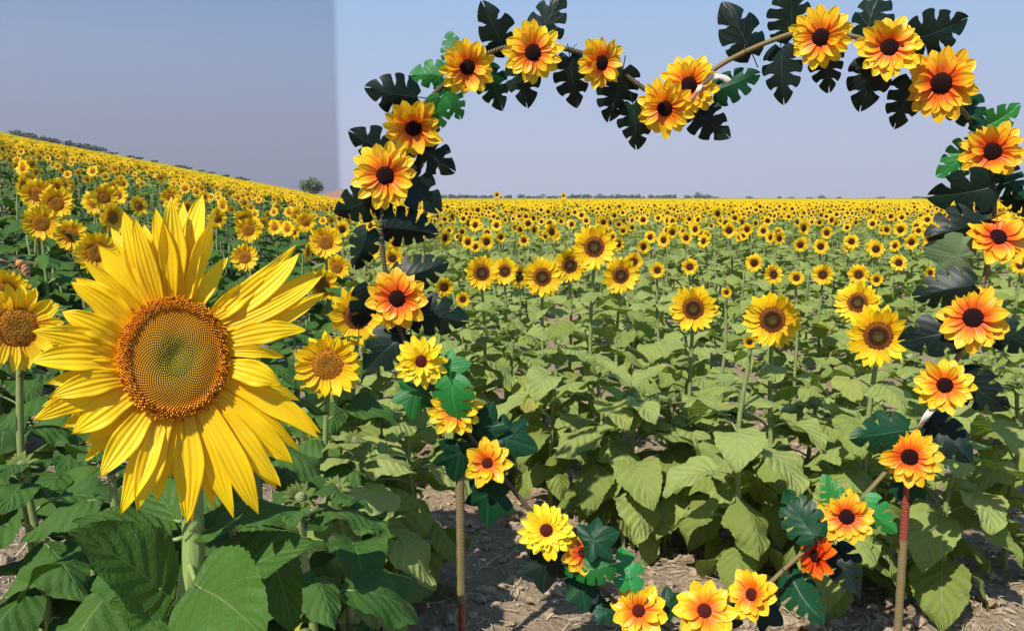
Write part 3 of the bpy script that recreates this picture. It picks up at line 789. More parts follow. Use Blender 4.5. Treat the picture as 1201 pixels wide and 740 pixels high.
its = np.stack([xx, yy, hill_np(xx, yy), np.clip(RNG.normal(1.09, 0.06, len(xx)), 0.9, 1.28)], 1)
lf = xx < -KB * yy
scatter_np(its[~lf], 'distant_sunflowers', [LEAF, STEM, PET, DISCF], 'distant band of tiny sunflower heads below the flat horizon')
scatter_np(its[lf], 'distant_sunflowers', [LEAFD, STEM, PETL, DISCL], 'distant band of tiny sunflower heads up the slope at the left')

# ------------------------------------------------------------------ far trees, mound
def leaf_cloud(cx_, cy_, cz, rx, ry, rz, n, s, rr, m=0):
    V = np.empty((n, 4, 3))
    for i in range(n):
        while True:
            p = Vector((rr.uniform(-1, 1), rr.uniform(-1, 1), rr.uniform(-1, 1)))
            if p.length < 1: break
        f = 0.75 + 0.5 * noise.noise(p * 2.2 + Vector((cx_, cy_, 0)))
        c = Vector((cx_ + p.x * rx * f, cy_ + p.y * ry * f, cz + p.z * rz * f))
        a = Vector((rr.gauss(0, 1), rr.gauss(0, 1), rr.gauss(0, 1))).normalized(); b_ = a.cross(Vector((rr.gauss(0, 1), rr.gauss(0, 1), rr.gauss(0, 1)))).normalized()
        k = s * rr.uniform(.6, 1.3)
        V[i] = [c + a * k, c + b_ * k * .7, c - a * k, c - b_ * k * .7]
    return Geo(V.reshape(-1, 3), np.arange(4 * n), np.full(n, 4), np.full(n, m), np.full((4 * n, 3), 0.5))
rr = random.Random(8)
p = at(366, 231, 150); gz = hill(p.x, p.y)
tr = empty('tree', (p.x, p.y, gz)); tag(tr, 'lone round pale green tree on the skyline beside the reddish mound', 'tree')
link('trunk', mesh('trunk', join([tube([(0, 0, 0), (0.05, 0, 1.2), (-.1, 0, 2.4)], [.16, .12, .07], 6), tube([(0, 0, 1.1), (.6, .1, 2.2), (1.1, 0, 3.0)], [.08, .06, .03], 5), tube([(0, 0, 1.0), (-.6, .1, 2.1), (-1.2, 0, 2.9)], [.08, .06, .03], 5)]), [BARK]), tr)
gs = [leaf_cloud(0, 0, 2.9, 1.7, 1.7, 1.6, 900, 0.17, rr), leaf_cloud(1.2, .3, 2.5, 1.1, 1.1, 1.1, 450, 0.16, rr), leaf_cloud(-1.3, -.2, 2.7, 1.1, 1.1, 1.3, 450, 0.16, rr), leaf_cloud(.2, 0, 1.7, 1.6, 1.4, .8, 350, 0.15, rr)]
link('crown', mesh('crown', join(gs), [FOL]), tr)
p = at(398, 233, 140)
P = []; 
for i in range(25):
    row = []
    for j in range(25):
        x = (i - 12) / 12; y = (j - 12) / 12; r = math.hypot(x, y)
        row.append((p.x + x * 4.2, p.y + y * 5, hill(p.x + x * 4.2, p.y + y * 5) - 0.3 + 2.9 * max(0, 1 - r ** 1.6) * (1 + .3 * noise.noise(Vector((x * 2, y * 2, 3))))))
    P.append(row)
tag(link('earth_mound', mesh('earth_mound', grid(np.array(P), np.zeros((25, 25, 3))), [MOUND])), 'low mound of bare reddish earth at the skyline right of the lone tree', 'mound', kind='structure')
gs = []
for i in range(190):
    px = rr.uniform(395, 830) if i < 165 else rr.uniform(830, 1190)
    Yd = rr.uniform(950, 1250); x = (px - CX) / F * Yd * 1.01
    hgt = rr.uniform(2.5, 5.5) * (1.7 if rr.random() < .07 else 1) * (1 if px < 830 else 0.55)
    gz = hill(x, Yd) + .5
    gs.append(leaf_cloud(x, Yd, gz + hgt * .45, rr.uniform(3, 8), 3, hgt * .6, 60, 1.1, rr))
    if rr.random() < .3: gs.append(tube([(x, Yd, gz - 1), (x, Yd, gz + hgt * .6)], .3, 4))
tag(link('far_wood', mesh('far_wood', join(gs), [FOLF], False)), 'thin grey line of faraway trees along the flat horizon', 'trees', kind='stuff')
gs = []
for i in range(60):
    px = rr.uniform(28, 130) if i < 46 else rr.uniform(130, 300); Yd = rr.uniform(380, 460); x = (px - CX) / F * Yd
    hgt = rr.uniform(1.2, 2.6) * (1 if px < 130 else .4)
    gs.append(leaf_cloud(x, Yd, hill(x, Yd) + 1.2 + hgt * .4, rr.uniform(2, 4), 2, hgt * .7, 70, .5, rr))
tag(link('far_wood', mesh('far_wood', join(gs), [FOLF], False)), 'dark line of faraway bushes on the crest at the upper left', 'trees', kind='stuff')

# ------------------------------------------------------------------ the giant bloom
HD = 0.85
hc = at(207, 420, HD); view = (Vector((0, 0, EYE)) - hc).normalized()
HM = frame_to(view, loc=hc)
S = (hc - Vector((0, 0, EYE))).length / math.hypot(1, math.hypot((207 - CX) / F, (420 - CY) / F)) / F   # metres per pixel at that depth
HMI = HM.inverted(); CL = HMI @ Vector((0, 0, EYE))
def hl(px, py, z=0.0):
    q = HMI @ at(px, py, 1.0); d = q - CL; k = (z - CL.z) / d.z
    r = CL + d * k; return r.x, r.y
giant = empty('sunflower', (hc.x, hc.y + 0.06, hill(hc.x, hc.y)))
tag(giant, 'giant close sunflower filling the left side, long yellow petals, olive and orange seed disc', 'sunflower', 'sunflowers growing in the field')
inv = Matrix.Translation(-giant.location)
YAW = 0.42; TY = math.tan(YAW)
# disc plane: x shrinks by cos(yaw); z = -x*tan  (right side further back)
RX, RY = 60 * S, 71 * S
def dz(x): return -x * TY * 0.8
tips = [(145, 248, 30), (157, 253, 22), (182, 244, 26), (201, 231, 29), (238, 227, 30), (254, 243, 24), (267, 302, 20), (347, 288, 26), (351, 297, 28), (373, 318, 30), (379, 322, 20), (381, 343, 26), (359, 387, 28),
        (334, 419, 15), (329, 451, 30), (377, 508, 30), (375, 514, 26), (343, 543, 34), (329, 570, 30), (325, 573, 22), (303, 603, 30), (274, 608, 27), (219, 613, 33), (225, 612, 22),
        (160, 599, 30), (142, 603, 28), (117, 560, 29), (84, 509, 30), (39, 493, 27), (49, 477, 18), (57, 467, 26), (35, 424, 30), (37, 389, 27), (73, 382, 24), (72, 366, 27), (83, 331, 24), (88, 325, 30), (115, 288, 30),
        (228, 262, 26), (305, 330, 26), (300, 470, 26), (168, 262, 24), (60, 410, 24), (100, 520, 24), (200, 560, 24), (255, 560, 26), (130, 268, 22), (98, 306, 20), (66, 398, 20), (52, 450, 20), (72, 502, 22), (100, 540, 22), (184, 588, 22), (250, 598, 22), (290, 592, 24), (318, 552, 22), (352, 528, 22), (352, 470, 20), (215, 236, 22), (360, 360, 20)]
rr = random.Random(77)
for i, (tx, ty, w) in enumerate(tips):
    a = math.atan2(-(ty - 420), tx - 207); a0_ = a + rr.uniform(-0.07, 0.07)
    bx, by = RX * 0.88 * math.cos(a0_), RY * 0.88 * math.sin(a0_); X1, Y1 = hl(tx, ty); zr = rr.uniform(-0.012, 0.010)
    under = i >= 38
    z0 = dz(bx) - 0.006 - (0.006 if under else rr.uniform(0, 0.005)); z1 = dz(X1) * 0.5 + zr - (0.014 if under else 0); X1, Y1 = hl(tx, ty, z1)
    p0 = Vector((bx, by, z0)); p1 = Vector((X1, Y1, z1)); d = p1 - p0
    perp = Vector((-d.y, d.x, 0)).normalized()
    # gentle sideways bow, more downwards for side petals (gravity)
    bow = rr.uniform(-0.05, 0.05) + 0.07 * math.cos(a) * (1 if True else 0)
    if tx > 320 and 280 < ty < 350: bow = -0.10
    cpt = (p0 + p1) / 2 + perp * d.length * bow + Vector((0, 0, rr.uniform(0.008, 0.022)))
    n = 14; tw = rr.uniform(-0.45, 0.45)
    C = []; Nn = []
    for k in range(n + 1):
        t = k / n; C.append(p0 * (1 - t) ** 2 + cpt * 2 * t * (1 - t) + p1 * t * t)
    nu = 10; P = np.zeros((n + 1, nu + 1, 3)); A = np.zeros((n + 1, nu + 1, 3)); W = w * S * 1.12; rn = rr.random(); p1_, p2_ = rr.uniform(0, 6), rr.uniform(0.8, 1.6)
    cup = rr.uniform(-0.10, 0.32); fold_one = (tx, ty) == (254, 243)
    for k in range(n + 1):
        t = k / n; T = (C[min(k + 1, n)] - C[max(k - 1, 0)]).normalized()
        sd = T.cross(Vector((0, 0, 1))).normalized(); sd = (Matrix.Rotation(tw * t + (1.0 * t if fold_one else 0), 3, T) @ sd); nn = sd.cross(T) * 1.0
        ww = W / 2 * min(1, 0.55 + 0.95 * t) * max(1 - t ** 3.6, 0) ** 0.95 * (1 + 0.05 * math.sin(t * 9 + p1_))
        for j in range(nu + 1):
            u = -1 + 2 * j / nu
            crease = 0.016 * W * math.cos(u * PI * 2.5) * math.sin(PI * min(1, t * 1.1))
            edge = 0.06 * W * abs(u) ** 3 * math.sin(t * 11 * p2_ + p1_ + u)
            v = C[k] + sd * u * ww + nn * (cup * u * u * ww + crease + edge)
            P[k, j] = v; A[k, j] = (t, j / nu, rn)
    g = grid(P, A)
    link('petal', mesh('petal', g, [PETH]), giant, inv @ HM)
# disc body + florets in phyllotaxis
NF = 2100; gs = []; GA = PI * (3 - math.sqrt(5))
cy_ = math.cos(YAW)
for i in range(NF):
    f = math.sqrt((i + .5) / NF); a = i * GA
    x0 = f * RX * 1.0 * math.cos(a); y0 = f * RY * 1.0 * math.sin(a)
    outer = f > 0.80
    Rr = 75 * S
    r = Rr * math.sqrt(1 / NF) * (0.92 if not outer else 1.0)
    dome_z = 0.010 * (1 - f ** 2) - 0.007 * math.exp(-(f / .30) ** 2) + (0.003 * math.exp(-((f - .87) / .07) ** 2))
    hgt = r * (0.9 + f * 0.7) if not outer else r * rr.uniform(1.4, 3.4)
    lean = (0.15 + 0.9 * max(0, f - .78) * 4 * rr.uniform(.6, 1.3)) if outer else 0.1 * f
    if f < .3: lean = -0.5
    ca, sa = math.cos(a), math.sin(a); nv = 5; V = []; AA = []
    for lev, (rs, hh, gcol) in enumerate(((1.0, 0, 0.0), (0.80, .6, 0.55), (0.28, 1.0, 1.0))):
        for k in range(nv):
            b_ = 2 * PI * k / nv + a
            V.append((x0 + r * rs * math.cos(b_) * .88 + ca * lean * hgt * hh, y0 + r * rs * math.sin(b_) + sa * lean * hgt * hh, dz(x0) + dome_z + hgt * hh)); AA.append((f, gcol, (i * 0.618) % 1 if not outer else rr.random()))
    Fc = [(l * nv + k, l * nv + (k + 1) % nv, (l + 1) * nv + (k + 1) % nv, (l + 1) * nv + k) for l in (0, 1) for k in range(nv)] + [tuple(2 * nv + k for k in range(nv))]
    gs.append(poly(V, Fc, 0, AA))
P = [];A = []
for i in range(13):
    f = i / 12 * 1.0
    P.append([(f * RX * math.cos(2 * PI * k / 48), f * RY * math.sin(2 * PI * k / 48), dz(f * RX * math.cos(2 * PI * k / 48)) + 0.010 * (1 - f ** 2) - 0.007 * math.exp(-(f / .30) ** 2)) for k in range(49)]); A.append([(f, 0.0, .1)] * 49)
P.append([(1.02 * q[0], 1.02 * q[1], q[2] - 0.02) for q in P[-1]]); A.append([(1, 0, .1)] * 49)
sd_ = link('seed_disc', mesh('seed_disc', grid(P, A), [FLORET]), giant, inv @ HM)
link('florets', mesh('florets', join(gs), [FLORET]), sd_)
gb = calyx(0.10, 66 * S * 1.0, 0, 0, 18, 4, 0.035)
link('calyx', mesh('calyx', gb, [LEAFH]), giant, inv @ HM @ Matrix.Rotation(YAW * 0.8, 4, 'Y') @ Matrix.Translation((0, 0, -0.016)))
# stem
sp_ = [at(207, 425, HD + .055), at(213, 470, HD + .066), at(222, 540, HD + .066), at(226, 600, HD + .06), at(226, 660, HD + .055), at(216, 740, HD + .05), at(212, 830, HD + .05)]
last = sp_[-1]; sp_ += [Vector((last.x - .005, last.y + .01, .7)), Vector((last.x, last.y + .02, hill(last.x, last.y) - .02))]
pts = spline([inv @ q for q in sp_], 5)
link('stem', mesh('stem', tube(pts, [0.0105 + 0.004 * i / len(pts) for i in range(len(pts))], 14), [STEMH]), giant)
# leaves: attach px, base px, tip px, width px, base depth, tip depth, normal tilt, rnd
HL = [((222, 715), (187, 690), (78, 624), 118, .86, .80, (0.15, -0.55, 0.85), .30, 0.22),
      ((222, 660), (236, 690), (312, 752), 120, .81, .74, (-0.1, -0.75, 0.65), .42, 0.18),
      ((228, 665), (250, 690), (368, 636), 104, .89, .90, (-0.2, -0.55, 0.8), .12, 0.25),
      ((222, 625), (188, 628), (84, 612), 66, .90, .86, (0.1, -0.35, 0.95), .35, 0.1),
      ((220, 600), (205, 610), (168, 565), 70, .93, .99, (0.0, -0.6, 0.8), .05, 0.3),
      ((230, 600), (242, 622), (352, 598), 62, .91, .92, (0.0, -0.3, 0.95), .25, 0.2),
      ((216, 730), (190, 728), (128, 708), 90, .90, .88, (0.2, -0.6, 0.8), .3, 0.3),
      ((216, 760), (320, 655), (345, 742), 84, .98, .92, (-0.3, -0.8, 0.5), .10, 0.2),
      ((216, 745), (215, 760), (150, 800), 90, .84, .80, (0.2, -0.6, 0.8), .4, 0.2),
      ((230, 640), (262, 610), (275, 560), 50, .95, .99, (0.0, -0.7, 0.7), .1, 0.2)]
for i, (at0, b0, t0, w, Yb, Yt, nr_, rn, fold) in enumerate(HL):
    q0 = at(*at0, HD + .052); q1 = at(*b0, Yb); q2 = at(*t0, Yt)
    mid = (q1 + q2) / 2 + Vector((0, 0, 0.014)); C = []; n = 56
    for k in range(n + 1):
        t = (k / n); C.append(q1 * (1 - t) ** 2 + mid * 2 * t * (1 - t) + q2 * t * t)
    nv = Vector(nr_).normalized(); L = (q2 - q1).normalized(); nv = (nv - L * nv.dot(L)).normalized()
    if i in (0, 3, 4, 6, 8): pass
    g = blade(C, [nv] * (n + 1), w * .85 * 1e-3 * 1.0, fold, 0.022, 0.16, rn, 14, 0.07, 0, 40 + i, 0.52)
    pt = tube(spline([q0, (q0 + q1) / 2 + Vector((0, 0, -.006 if i != 7 else .03)), q1], 5), [0.0034 - 0.00022 * k for k in range(11)], 7, 1)
    link('leaf', mesh('leaf', xf(join([g, pt]), inv), [LEAFH, STEMH]), giant)

# ------------------------------------------------------------------ honey bee
def bee():
    root = empty('honey_bee', at(27, 312, 0.82)); root.scale = (1.45, 1.45, 1.45); tag(root, 'small golden honey bee hovering above the left edge sunflower', 'bee')
    m, t = nt('bee fuzz'); b = NB(t); r, g_, rn = b.attr()[:3]
    st = b.math('SINE', b.math('MULTIPLY', r, 46)); c = b.mix(b.math('MULTIPLY', b.math('GREATER_THAN', st, 0.15), b.math('GREATER_THAN', r, 0.52)), c4((0.50, 0.20, 0.03)), c4((0.05, 0.02, 0.01)))
    c = b.mix(b.math('LESS_THAN', r, 0.14), c, c4((0.10, 0.05, 0.02)))
    b.out(c, 0.7, b.bump(b.noise(b.obj(), 2500, 2), 0.8, 0.0004), sheen=0.6)
    prof = [(0, .0003), (.04, .0012), (.09, .0017), (.14, .0015), (.17, .0008), (.21, .0018), (.28, .0026), (.36, .0026), (.43, .0018), (.46, .0010), (.50, .0018), (.58, .0026), (.68, .0027), (.80, .0023), (.92, .0012), (1, .0003)]
    P = []; A = []
    for f, r_ in prof:
        bend = -0.0035 * max(0, f - .45) ** 1.5 * 3
        P.append([(f * .0165 - .008, r_ * math.cos(2 * PI * k / 14), r_ * math.sin(2 * PI * k / 14) * .95 + bend) for k in range(15)]); A.append([(f, 0, 0)] * 15)
    M = Matrix.Rotation(math.radians(42), 4, 'Y')
    body = link('body', mesh('body', grid(P, A), [m]), root, M)
    wm = mat_simple('bee wing', (0.35, 0.27, 0.16), (0.45, 0.36, 0.22), 400, 0.3, tr=0.6)
    for s in (-1, 1):
        for (L, w, a, x) in ((.0095, .0032, .45, -.003), (.0066, .0024, .8, -.001)):
            g = petal(L, w, .1, .35, .1, 5, 2, .5, .25, .5)
            link('wing', mesh('wing', g, [wm]), root, M @ Matrix.Translation((x, s * .0012, .0022)) @ Matrix.Rotation(-PI / 2 * (1 if s < 0 else 1) + s * a, 4, 'Z'))
    lm = mat_simple('bee leg', (0.10, 0.05, 0.02), (0.25, 0.12, 0.04), 300)
    for s in (-1, 1):
        for x, b_ in ((-.004, -.002), (-.0025, 0), (-.001, .002)):
            link('leg', mesh('leg', tube([(x, s * .0012, -.0018), (x + b_ * .5, s * .0030, -.0030), (x + b_, s * .0026, -.0058), (x + b_ * 1.6, s * .0022, -.0072)], [.0004, .0004, .0006, .0002], 5), [lm]), root, M)
        link('antenna', mesh('antenna', tube([(-.0078, s * .0004, .0008), (-.0095, s * .001, .0016), (-.0115, s * .0014, .0012)], .00013, 4), [lm]), root, M)
bee()

# ------------------------------------------------------------------ heart arch
AY = 2.70; AS = AY / F
def ap(px, py, dy=0.0): return at(px, py, AY + dy)
arch = empty('heart_arch', ap(802, 760)); arch.location.z = 0.0
tag(arch, 'large heart shaped arch of rope wrapped tube on two posts', 'flower arch'); ainv = Matrix.Translation(-arch.location)
heart = [(808, 762), (762, 738), (705, 690), (650, 632), (600, 572), (552, 512), (505, 452), (470, 390), (452, 320), (448, 250), (458, 190), (484, 140), (520, 100), (562, 68), (612, 52), (660, 57), (710, 73), (752, 102), (790, 128), (816, 102), (846, 76), (900, 50), (950, 36), (1000, 43), (1052, 62), (1100, 98), (1142, 148), (1162, 200), (1166, 250), (1158, 310), (1142, 372), (1114, 438), (1080, 498), (1040, 552), (985, 610), (930, 658), (872, 712), (808, 762)]
def smooth_path(pp, n=6): return spline([ainv @ ap(*q) for q in pp], n)
link('heart_tube', mesh('heart_tube', tube(smooth_path(heart[:19]), 0.0075, 10), [ROPE_UNLIT]), arch)  # left half takes the rope copy with shade painted in
link('heart_tube', mesh('heart_tube', tube(smooth_path(heart[18:]), 0.0078, 10), [ROPE]), arch)
def post(px, py0, py1, r, wrap_to, mats, name='post'):
    a = ainv @ ap(px, py0); b = ainv @ ap(px, py1); bot = Vector((a.x + .003, b.y, 0.0 - 0.05))
    pl = link(name, mesh(name, tube([a, (a + bot) / 2, bot], r * .72, 12), [REDPOLE]), arch)
    for (w0, w1, mt) in mats:
        c = ainv @ ap(px, w0); d = ainv @ ap(px, w1); c = a.lerp(bot, (a.z - c.z) / (a.z - bot.z)); d = a.lerp(bot, (a.z - d.z) / (a.z - bot.z))
        link('rope_wrap', mesh('rope_wrap', tube([c + (d - c) * k / 30 for k in range(31)], [r * (1 + .05 * math.sin(k * 1.9)) for k in range(31)], 14), [mt]), pl)
post(539, 520, 740, 0.0145, 705, [(520, 706, ROPE)])
post(1064, 560, 740, 0.0135, 740, [(588, 632, REDWRAP), (633, 810, ROPE)])

rt = random.Random(4)
hp = smooth_path(heart)
for k in range(3, len(hp) - 3, 8):
    a_, b_ = hp[k], hp[k + 1]; T = (b_ - a_).normalized(); sdv = T.cross(Vector((0, 1, 0))).normalized(); up_ = Vector((0, 1, 0)); r0 = .0098
    pts = [a_ + T * (.010 * q / 14 + rt.uniform(-.001, .001)) + (sdv * math.cos(q * .9) + up_ * math.sin(q * .9)) * r0 for q in range(15)]
    pts += [pts[-1] + sdv * .008 + T * .003, pts[-1] + sdv * .018 + T * rt.uniform(-.01, .01) + Vector((0, 0, -.006))]
    link('wire_tie', mesh('wire_tie', tube(pts, .0012, 5), [ROPE_UNLIT if rt.random() < .6 else ARTT]), arch)
# fabric flower meshes
def fflower(R, rd, npet, layers, seed, mat, dmat, gap=1.0, tipexp=.5):
    rr = random.Random(seed); gs = []
    for ly in range(layers):
        sc = 1 - 0.20 * ly
        for k in range(npet):
            a = 2 * PI * (k + .5 * (ly % 2) + rr.uniform(-.18, .18)) / npet
            L = (R * 1.10 * sc - rd * .7) * rr.uniform(.88, 1.08); W = 2 * PI * R * sc / npet * rr.uniform(.92, 1.12) * gap
            p = petal(L, W * 1.15, rr.uniform(-.45, .2), rr.uniform(-0.06, .14) + .15 * ly, rr.uniform(.15, .45), 9, 4, rr.random(), .36, .95 * tipexp * rr.uniform(.85, 1.2), rr.uniform(-.08, .08))
            odd = rr.uniform(.3, .9) if rr.random() < .09 else 0
            gs.append(xf(p, Matrix.Rotation(a, 4, 'Z') @ Matrix.Translation((0, rd * .7, .0035 * ly)) @ Matrix.Rotation(odd, 4, 'X') @ Matrix.Rotation(rr.uniform(-.35, .35), 4, 'Y')))
    pg = join(gs)
    P = []; A = []
    for f, z in ((0, 1.0), (.3, .97), (.6, .85), (.85, .55), (1, .1), (.95, -.3)):
        P.append([(rd * f * math.cos(2 * PI * k / 24), rd * f * math.sin(2 * PI * k / 24), .016 * z + .003) for k in range(25)]); A.append([(f, .5, .5)] * 25)
    bk = join([xf(dome(rd * 1.15, .006, 3, 14), Matrix.Rotation(PI, 4, 'X') @ Matrix.Translation((0, 0, .006))), tube([(0, 0, -.01), (0, 0, -.05)], .003, 6)])
    return mesh('petals', pg, [mat]), mesh('centre', grid(P, A), [dmat]), mesh('flower_back', remat(bk, 0), [ARTG])
FF = {}
def getff(kind, v):
    k = (kind, v)
    if k not in FF:
        R = 0.10
        spec = {'A': (15, 2, FPA, FDISC, 1.0, .6, .0305), 'O': (15, 2, FPB, FDISC, 1.0, .6, .032), 'Y': (17, 3, FPY, FDISCR, .95, .6, .028), 'S': (10, 2, FPA, FDISCR, .9, .7, .026),
                'T': (10, 2, FPB, FDISCR, .95, .7, .027), 'R': (10, 2, FPR, FDISC, .95, .7, .028), 'W': (11, 2, FPB, FDISC, .95, .75, .030)}[kind]
        FF[k] = fflower(R, spec[6], spec[0], spec[1], 500 + v * 17 + ord(kind), spec[2], spec[3], spec[4], spec[5])
    return FF[k]
# px, py, diameter px, kind, (normal x, normal z) tilt, phrase, label
FL = [
 (548, 79, 64, 'A', (.15, -.1), 'the top left shoulder flower', 'yellow fabric sunflower with dark centre on the upper left shoulder of the heart'),
 (485, 150, 70, 'A', (.05, -.55), 'the downward tilted flower', 'fabric sunflower tilted downwards with oval dark centre on the upper left of the heart'),
 (452, 206, 76, 'A', (0, 0), 'the left skyline flower', 'fabric sunflower with round black centre over the horizon on the heart left side'),
 (466, 350, 74, 'W', (-.1, 0), 'the ragged left flower', 'ragged orange yellow fabric flower with heart left side leaves on both sides'),
 (494, 424, 64, 'Y', (0, .05), 'the left red brown centred flower', 'full yellow fabric sunflower with red brown centre, lower left side of heart'),
 (534, 480, 66, 'A', (.1, .1), 'the leaf covered flower', 'fabric flower with green leaf hanging over its centre, above the left post'),
 (572, 543, 60, 'S', (-.25, .05), 'the flower by the left post', 'sparse yellow fabric flower just right of the left post top'),
 (641, 622, 68, 'Y', (-.1, .15), 'the full lemon flower', 'full round lemon yellow fabric flower with red centre over bare soil'),
 (684, 648, 56, 'T', (.2, .1), 'the orange side on flower', 'orange fabric flower seen side on, half hidden by green leaves near heart tip'),
 (749, 716, 70, 'S', (0, .15), 'the left tip flower', 'left of the three fabric flowers along the bottom tip of the heart'),
 (826, 716, 76, 'S', (0, .15), 'the middle tip flower', 'middle of the three fabric flowers along the bottom tip of the heart'),
 (882, 697, 66, 'S', (-.6, .1), 'the right tip flower', 'right narrow turned flower of the three along the bottom tip of the heart'),
 (625, 62, 68, 'A', (.05, .1), 'the left lobe top flower', 'yellow fabric sunflower at the very top of the heart left lobe'),
 (705, 74, 60, 'A', (.6, 0), 'the turned top flower', 'fabric sunflower turned to the right on the inner left lobe'),
 (808, 100, 68, 'A', (0, .1), 'the dip upper flower', 'upper right of the two overlapping fabric flowers in the heart dip'),
 (780, 127, 66, 'A', (-.2, -.2), 'the dip lower flower', 'lower left of the two overlapping fabric flowers in the heart dip'),
 (963, 44, 70, 'A', (-.1, .05), 'the right lobe top flower', 'yellow fabric sunflower at the top of the heart right lobe'),
 (1043, 56, 72, 'A', (.1, .3), 'the upturned flower', 'upturned yellow fabric flower right of the right lobe top'),
 (1104, 98, 82, 'O', (0, 0), 'the large shoulder flower', 'largest upper fabric flower, orange centred, on the right shoulder of the heart'),
 (1164, 178, 70, 'O', (0, 0), 'the right skyline flower', 'fabric sunflower above the horizon at the right side with curled top petal'),
 (1170, 279, 74, 'W', (.5, .45), 'the slanted edge flower', 'sparse slanted fabric flower with thin dark centre at the right edge'),
 (1141, 373, 80, 'O', (.05, .1), 'the broad right flower', 'broad orange yellow fabric flower on the heart right side among dark leaves'),
 (1108, 452, 68, 'A', (.1, .1), 'the right lemon flower', 'yellow fabric flower with dark centre just below the broad orange right flower'),
 (1067, 536, 70, 'O', (0, -.05), 'the right post flower', 'orange yellow fabric flower on top of the right post'),
 (993, 606, 66, 'O', (0, .1), 'the lower right flower', 'orange fabric flower with green leaf over its right edge, lower right of heart'),
 (957, 652, 60, 'R', (-2.0, .3), 'the red orange flower', 'red orange fabric flower seen side on at the lower right of heart'),
]
for i, (px, py, d, kind, (nx, nz), ph, lab) in enumerate(FL):
    side_on = abs(nx) > .9
    p = ap(px, py, -0.035 if not side_on else -0.01); v = (Vector((0, 0, EYE)) - p).normalized()
    r_ = Vector((1, 0, 0)); n = (v + r_ * nx + Vector((0, 0, 1)) * nz).normalized()
    root = bpy.data.objects.new('fabric_flower', None); col.objects.link(root); root.empty_display_size = .05
    sc = d * (AY - .035) / F / 0.20 * 0.95
    root.matrix_world = frame_to(n, loc=p, roll=random.uniform(0, 6)) @ Matrix.Diagonal((sc, sc, sc, 1))
    a, b, c = getff(kind, i)
    link('petals', a, root); link('centre', b, root); link('flower_back', c, root)
    tag(root, lab, 'fabric flower', 'fabric flowers fixed around the heart arch')

# fabric leaves
def monstera(seed, mat, deep=1.0):
    rr = random.Random(seed); gs = []; K = rr.choice([3, 4, 4, 5]); L = 1.0; cz = rr.uniform(-.5, .15); cf = rr.uniform(-.35, .45); rip = rr.uniform(.02, .07); sw = rr.uniform(-.25, .25)
    def wid(t): return 0.46 * (math.sin(PI * min(1, max(0, t)) ** .62) ** .75) if 0 < t < 1 else 0
    ph = rr.uniform(0, 6)
    def pos(s, t, u, tt):
        # t along midrib at the root of the rib, u outwards; ribs slant forward
        w = wid(tt)
        x = s * u * w + sw * (t - .2) ** 2; y = t - 0.10 * u * (1 - tt) ** 3 * 1.5 + 0.20 * u * u * tt * 0.9
        z = cf * u * w + rip * math.sin(t * 8 + ph + s) * u + cz * (t - .3) ** 2 - .08 * u * u
        return (x, y, z)
    for s in (-1, 1):
        for k in range(K):
            t0, t1 = k / K, (k + 1) / K; tc = (t0 + t1) / 2
            g0 = 0.46 + rr.uniform(-.08, .08); slit = rr.uniform(.18, .30) * deep
            if k == 0: g0 = .6
            nj, nk = 6, 8; P = np.zeros((nk + 1, nj + 1, 3)); A = np.zeros((nk + 1, nj + 1, 3)); le = rr.uniform(.93, 1.05)
            for a in range(nk + 1):
                u = a / nk * le; q = max(0, (u - g0) / (1 - g0)); shr = 1 - slit * min(1, q * 3) ** .8
                for j in range(nj + 1):
                    v = -1 + 2 * j / nj
                    lo = shr if (k > 0 or v > 0) else 1; 
                    if k == K - 1 and v > 0: lo = 1
                    tt = tc + v * lo / K / 2
                    round_ = 1 - .06 * abs(v) ** 3 * q
                    pp = pos(s, tt, u * round_, min(.995, max(.012, tt)))
                    P[a, j] = pp; A[a, j] = (tt, .5 + .5 * s * u, 0.5)
            if s > 0: P = P[:, ::-1]; A = A[:, ::-1]
            gs.append(grid(P, A, 0))
    gs.append(tube([(0, -.30, -.06), (0, -.12, .0), (0, .05, -.012)], .012, 5, 0, .5))
    g = join(gs); g.A[:, 2] = rr.uniform(0, .9)
    return mesh('leaf', g, [mat])
def ivy(seed, mat):
    rr = random.Random(seed); lob = [(-2.5, .36), (-2.0, .52), (-1.55, .34), (-1.05, .62), (-.62, .42), (0, 1.0 * .72), (.62, .42), (1.05, .62), (1.55, .34), (2.0, .52), (2.5, .36)]
    # outline radius by angle from the leaf centre; tip at angle 0 (+Y)
    angs = np.linspace(-PI, PI, 49); ks = sorted([(-PI, .22)] + lob + [(PI, .22)]); ka = [q[0] for q in ks]; kr = [q[1] * rr.uniform(.93, 1.07) for q in ks]
    kr[-1] = kr[0]
    P = []; A = []
    nr = 7; ph = rr.uniform(0, 6)
    for i in range(nr + 1):
        f = i / nr; row = []; ar = []
        for a in angs:
            R = np.interp(a, ka, kr) * f; x = R * math.sin(a); y = R * math.cos(a)
            z = .05 * math.sin(3 * a + ph) * f * f - .10 * f * f + .05 * abs(math.sin(a * 2.5)) * f
            row.append((x, y + .32, z)); vv = abs(((a / (2 * 1.02)) * 2 + .5) % 1 - .5) * 2
            ar.append((0.06 if f > 0 else 0, .5 + .5 * min(1, vv * f * 1.2), .5))
        P.append(row); A.append(ar)
    g = join([grid(P[::-1], A[::-1], 0), tube([(0, -.25, -.06), (0, 0, 0), (0, .3, -.01)], .012, 5, 0)]); g.A[:, 2] = rr.uniform(0, .9)
    return mesh('leaf', g, [mat])
MT = {'D': ARTD, 'G': ARTG, 'T': ARTT, 'S': ARTS}
MN = {'D': 'dark', 'G': 'bright green', 'T': 'deep green', 'S': 'pale sage'}
LMESH = {}
